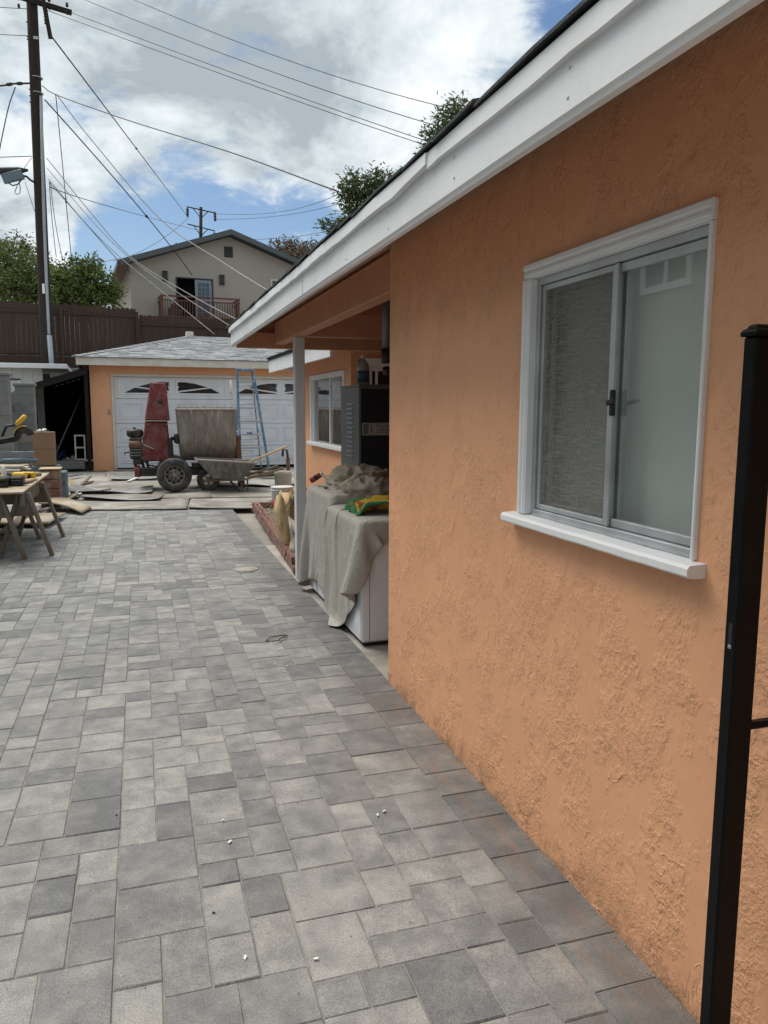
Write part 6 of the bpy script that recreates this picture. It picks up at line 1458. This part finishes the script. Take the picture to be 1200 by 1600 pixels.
def drape(boxes, xb, cy_, z, nu, nv, sp, length, squeeze, steps, seed, floor=0.012, iters=14):
    rs = np.random.RandomState(seed)
    v = (np.arange(nv) - (nv - 1) / 2) * sp; spu = np.array([length(q) for q in v]) / (nu - 1)
    Ug = np.arange(nu)[:, None] * spu[None, :]; Vg = np.repeat(v[None, :], nu, 0)
    X = np.stack([xb - Ug * squeeze[0], cy_ + Vg * squeeze[1], np.full_like(Ug, z)], -1)
    X[..., 2] += rs.randn(nu, nv) * .004 + .06 * np.sin(Vg * 13 + 2.5 * Ug + seed) * np.clip(Ug - .2, 0, 1)
    V = np.zeros_like(X); pin = X[:2].copy(); pin[..., 2] = np.where((pin[..., 1] > 4.6) & (pin[..., 1] < 6.3), .885, pin[..., 2]); free = (pin[..., 1] < 4.62)
    def con(sa_, sb_, rest, st):
        a = X[sa_]; b = X[sb_]; d = b - a; L = np.linalg.norm(d, axis=-1, keepdims=True) + 1e-9
        c = d * ((L - rest) / L) * .5 * st; X[sa_] += c; X[sb_] -= c
    S = slice
    sets = []
    ru = spu[None, :, None]; XR_ = np.stack([Ug, Vg, 0 * Ug], -1)
    for par in (0, 1):
        sets.append(((S(par, nu - 1, 2), S(None)), (S(par + 1, nu, 2), S(None)), ru, 1.0))
        a, b = (S(None), S(par, nv - 1, 2)), (S(None), S(par + 1, nv, 2)); sets.append((a, b, np.linalg.norm(XR_[b] - XR_[a], axis=-1, keepdims=True), 1.0))
    for par in (0, 1):
        for a, b in (((S(par, nu - 1, 2), S(0, nv - 1)), (S(par + 1, nu, 2), S(1, nv))), ((S(par, nu - 1, 2), S(1, nv)), (S(par + 1, nu, 2), S(0, nv - 1)))):
            sets.append((a, b, np.linalg.norm(XR_[b] - XR_[a], axis=-1, keepdims=True), .2))
    for stp in range(steps):
        old = X.copy(); V[..., 2] -= 9.8 * .012; V *= .985; X += V * .012
        for it in range(iters):
            for a, b, r, s_ in sets:
                con(a, b, r, s_)
            if it % 5 == 0:                                       # a little bending stiffness
                for k in (2, 4):
                    for A2, B2 in (((S(0, nu - k), S(None)), (S(k, nu), S(None))), ((S(None), S(0, nv - k)), (S(None), S(k, nv)))):
                        d = X[B2] - X[A2]; L = np.linalg.norm(d, axis=-1, keepdims=True) + 1e-9; rest = np.linalg.norm(XR_[B2] - XR_[A2], axis=-1, keepdims=True)
                        c = d * (np.minimum(0, L - rest * .93) / L) * .02; X[A2] += c; X[B2] -= c
            for (x0, y0, z0, x1, y1, z1) in boxes:
                m_ = .013; lo = np.array([x0 - m_, y0 - m_, z0]); hi = np.array([x1 + m_, y1 + m_, z1 + m_])
                ins = np.all((X > lo) & (X < hi), axis=-1)
                if ins.any():
                    p = X[ins]; pen = np.stack([p[:, 0] - lo[0], hi[0] - p[:, 0], p[:, 1] - lo[1], hi[1] - p[:, 1], hi[2] - p[:, 2]], -1)
                    k = pen.argmin(-1); r_ = np.arange(len(k))
                    for ax, sd, val in ((0, 0, lo[0]), (0, 1, hi[0]), (1, 2, lo[1]), (1, 3, hi[1]), (2, 4, hi[2])):
                        mm = k == sd; p[mm, ax] = val
                    X[ins] = p
            X[:2] = np.where(free[..., None], X[:2], pin); X[..., 2] = np.maximum(X[..., 2], floor)
        V = (X - old) / .012
        # friction on supports
        for (x0, y0, z0, x1, y1, z1) in boxes:
            on = (X[..., 2] < z1 + .02) & (X[..., 2] > z1) & (X[..., 0] > x0 - .01) & (X[..., 0] < x1 + .01) & (X[..., 1] > y0 - .01) & (X[..., 1] < y1 + .01); V[on] *= .25
        V[X[..., 2] < floor + .004] *= .2
        sp_ = np.linalg.norm(V, axis=-1, keepdims=True); V *= np.minimum(1, 2.5 / (sp_ + 1e-9))
    return X
bxs = [(1.301, 4.596, 0, 1.99, 5.45, .80), (1.321, 5.47, 0, 1.99, 6.27, .87), (1.99, 4.4, 0, 2.6, 6.6, .84)]
def drop(v):                                              # cloth depth: short over the near corner, longest mid-way, long at the far end
    y = 5.47 + v * .80
    return .74 + float(np.interp(y, [4.2, 4.55, 4.8, 5.15, 5.45, 5.8, 6.3, 6.6], [.22, .26, .48, .76, .64, .58, .60, .54]))
X = drape(bxs, 2.03, 5.47, 1.0, 60, 88, .0255, drop, (.97, .80), 120, 3)
g = MB(); nu, nv = X.shape[:2]; g.grid([[tuple(X[i, j]) for j in range(nv)] for i in range(nu)], nu, nv, True)
cv = g.build('canvas_sheet', 'cloth'); tag(cv, 'grey canvas sheet draped in folds over the two white machines', 'canvas sheet')
sd = cv.modifiers.new('thick', 'SOLIDIFY'); sd.thickness = .004; sd.offset = 1; cv.modifiers.new('smooth', 'SUBSURF').render_levels = 1
# crumpled tan canvas heap
def heap(c, r, seed, fold=1.0, n=64):
    P = []
    for i in range(n):
        row = []
        for j in range(n // 3):
            a = 2 * math.pi * i / n; t = j / (n // 3 - 1); b = math.pi / 2 * (1 - t); d = Vector((math.cos(a) * math.cos(b), math.sin(a) * math.cos(b), math.sin(b)))
            w = d * 1.7 + Vector((seed, 0, 0)) + .5 * Vector((noise.noise(d * 2 + Vector((seed, 3, 0))), noise.noise(d * 2 + Vector((0, seed, 5))), 0))
            rdg = sum((1 - abs(noise.noise(w * f_)) * 2.2) * am for f_, am in ((1.1, .24), (2.3, .12), (4.6, .05)))
            k = .82 + fold * (rdg - .2); row.append((c[0] + d.x * r[0] * k, c[1] + d.y * r[1] * k, c[2] + max(0.0, d.z * r[2] * k)))
        P.append(row)
    g = MB(); g.grid(P, n, n // 3, True, True); return g
tag(heap((1.66, 5.98, .878), (.32, .40, .21), 3.3).build('canvas_bundle', 'cloth_tan'), 'crumpled tan canvas bundle on top of the draped machines', 'canvas bundle')
tag(heap((1.62, 5.56, .86), (.25, .20, .18), 8.1).build('canvas_bundle', 'cloth_tan'), 'smaller brown twist of canvas in front of the tan bundle', 'canvas bundle')
# printed towel
P = []; nu, nv = 46, 20; tn = []
for i in range(nu):
    row = []
    for j in range(nv):
        u, v = i / (nu - 1), j / (nv - 1)
        x = 1.335 + .50 * u; y = 4.80 + .34 * v - .05 * u + .02 * math.sin(u * 7); z = .835 + .028 * (1 + math.sin(v * 14 + 3 * u)) * (1 - .3 * u) + .03 * noise.noise((u * 5, v * 4, 2)) + .05 * u
        if u < .12: z -= .05 * (1 - u / .12)
        row.append((x, y, z)); tn.append(1.0 if (v < .09 or v > .91 or u < .08) else 0.0)
    P.append(row)
g = MB(); g.grid(P, nu, nv, True); g.tone = tn; tw = g.build('printed_towel', 'towel'); tag(tw, 'yellow printed towel with green border on the near machine', 'towel'); sd = tw.modifiers.new('thick', 'SOLIDIFY'); sd.thickness = .008
# small drink can on the bundle
q = PX(494, 746, 1.42); cn = thing('spray_can', tuple(q), 'small dark red and white can lying on the canvas bundle', 'can'); T = Matrix.Translation(q) @ Matrix.Rotation(rad(55), 4, 'Y') @ Matrix.Rotation(.3, 4, 'X') @ Matrix.Scale(.72, 4)
g = MB(T); g.lathe([(.03, -.08), (.034, -.075), (.034, .05), (.026, .062)], (0, 0, 0), n=16); g.build('body', 'red_band', cn)
g = MB(T); g.lathe([(.0345, -.02), (.0345, .02)], (0, 0, 0), n=16); g.build('printed_band', 'blackplastic', cn); g = MB(T); g.lathe([(.024, .0625), (.024, .09), (.02, .094), (0, .094)], (0, 0, 0), n=14); g.build('cap', 'chip', cn)
# steel cabinet
XC, YA, YB_ = 1.85, 6.60, 7.235
cb = thing('steel_cabinet', (XC + .3, (YA + YB_) / 2, 0), 'tall grey steel cabinet with louvred side behind the draped machines', 'cabinet')
g = MB(); g.box(XC, YA, 0.02, XC + .62, YB_, 1.712, .006); g.build('carcass', 'cabinet', cb)
g = MB(); g.box(XC - .004, YA - .004, 1.7125, XC + .624, YB_ + .004, 1.728, .003); g.build('top', 'cabinet', cb)
for k in range(12):
    z = 1.07 + k * .043; g = MB(); g.prism([(XC - .0005, 6.79, z), (XC - .009, 6.79, z + .004), (XC - .0005, 6.79, z + .022)], (0, .21, 0)); g.build('louvre', 'cabinet', cb)
g = MB(); g.box(XC + .02, YA - .003, .15, XC + .60, YA - .0005, 1.69, .001); g.build('front_panel', 'dark', cb)
lb_ = MB(); lb_.box(XC + .03, YA - .0055, 1.28, XC + .58, YA - .0035, 1.39); lo = lb_.build('data_label', 'label', cb)
for (x0, x1, z0, z1) in ((.04, .09, 1.29, 1.38), (.11, .125, 1.295, 1.375), (.16, .40, 1.36, 1.368), (.16, .44, 1.34, 1.346), (.16, .36, 1.32, 1.326), (.16, .42, 1.30, 1.306)):
    g = MB(); g.box(XC + x0, YA - .0068, z0, XC + x1, YA - .0058, z1); g.build('printed_line', 'cabinet', lo)
# jug on the cabinet
q = Vector((2.0, 6.98, 1.729)); jg = thing('detergent_jug', tuple(q), 'cloudy plastic jug with blue label standing on the steel cabinet', 'jug')
g = MB(); g.lathe([(.05, 0), (.058, .008), (.058, .15), (.05, .19), (.028, .225), (.02, .235), (.02, .25)], q, n=20); g.build('body', 'jug', jg)
g = MB(); g.lathe([(.0588, .03), (.0588, .135)], q, n=20); g.build('printed_label', 'jug_label', jg)
g = MB(); g.lathe([(.024, .2505), (.024, .275), (0, .278)], q, n=14); g.build('cap', 'chip', jg)
g = MB(); g.tube([q + Vector((-.05, -.01, .17)), q + Vector((-.062, -.02, .21)), q + Vector((-.03, -.01, .24))], .009, 8); g.build('handle', 'jug', jg)
# fallen cartons and rubble beyond the post
# ------------------------------------------------------------------ small things on the paving
dcen = Vector((.909, 7.19, .0035)); dc = thing('drain_cover', tuple(dcen), 'small round drain cover set in the pavers near the post', 'drain cover')
g = MB(); g.lathe([(.105, -.004), (.108, .002), (.104, .005), (.094, .005), (.092, .001), (.092, -.002), (0, -.002)], dcen, n=28); g.build('ring', 'cement', dc)
g = MB(); g.lathe([(.0905, -.0005), (.088, .004), (0, .0045)], dcen, n=28); g.build('plate', 'slab', dc)
tw_ = [PZ(x, y, .012 + .004 * (k % 2)) for k, (x, y) in enumerate(((416, 1001), (420, 996), (430, 994), (446, 992), (449, 993), (440, 996), (434, 1001), (424, 1002)))]
g = MB(); g.tube(tw_, .005, 6); tag(g.build('wire_twist', 'lumber'), 'brown bent twist of wire lying on the pavers', 'wire scrap')
cu = [(430, 1038), (448, 1041), (444, 1050), (600, 1268), (590, 1274), (348, 1282), (359, 1316), (383, 1497), (494, 1499), (300, 913), (106, 948), (320, 846), (365, 890), (360, 924)]
for k, (x, y) in enumerate(cu):
    q = PZ(x, y, .003); a = random.uniform(0, 3.14); s_ = random.uniform(.004, .010); T = Matrix.Translation(q) @ Matrix.Rotation(a, 4, 'Z') @ Matrix.Rotation(jit(.15), 4, 'Y')
    g = MB(T); g.prism([(-s_, -s_ * .35, .0), (s_ * .8, -s_ * .45, 0), (s_, s_ * .3, 0), (-s_ * .6, s_ * .45, 0)], (0, 0, .004)); tag(g.build('paint_chip', 'chip', None, q), 'small white chip lying on the pavers', 'chip', 'white chips scattered on the pavers')
for k, (x, y) in enumerate(((182, 1274), (334, 1426))):
    q = PZ(x, y, .002); g = blob(q, (.006, .005, .004), .6, 10, k); tag(g.build('pebble', 'dark', None, q), 'tiny dark pebble on the near pavers', 'pebble', 'dark pebbles on the pavers')
g = MB(); vs = []; fs = []
for k in range(700):                                     # grit and crumbs, thicker round the twist of wire and along the wall
    r = random.random()
    if r < .3: p = PZ(435 + random.gauss(0, 22), 1030 + random.gauss(0, 16), .002)
    elif r < .55: p = Vector((1.272 - abs(random.gauss(0, .012)), random.uniform(1.3, 3.9), .002))
    else: p = Vector((random.uniform(-1.6, 1.2), random.uniform(1.6, 9), .002))
    s_ = random.uniform(.0015, .004); a = random.uniform(0, 6.28); b = len(vs); vs += [p + Vector((math.cos(a + q_) * s_, math.sin(a + q_) * s_, 0)) for q_ in (0, 2.1, 4.2)] + [p + Vector((0, 0, s_))]; fs += [(b, b + 1, b + 3), (b + 1, b + 2, b + 3), (b + 2, b, b + 3)]
g.add(vs, fs); tag(g.build('grit', 'slab'), 'fine grit and crumbs scattered over the pavers', 'grit', kind='stuff')
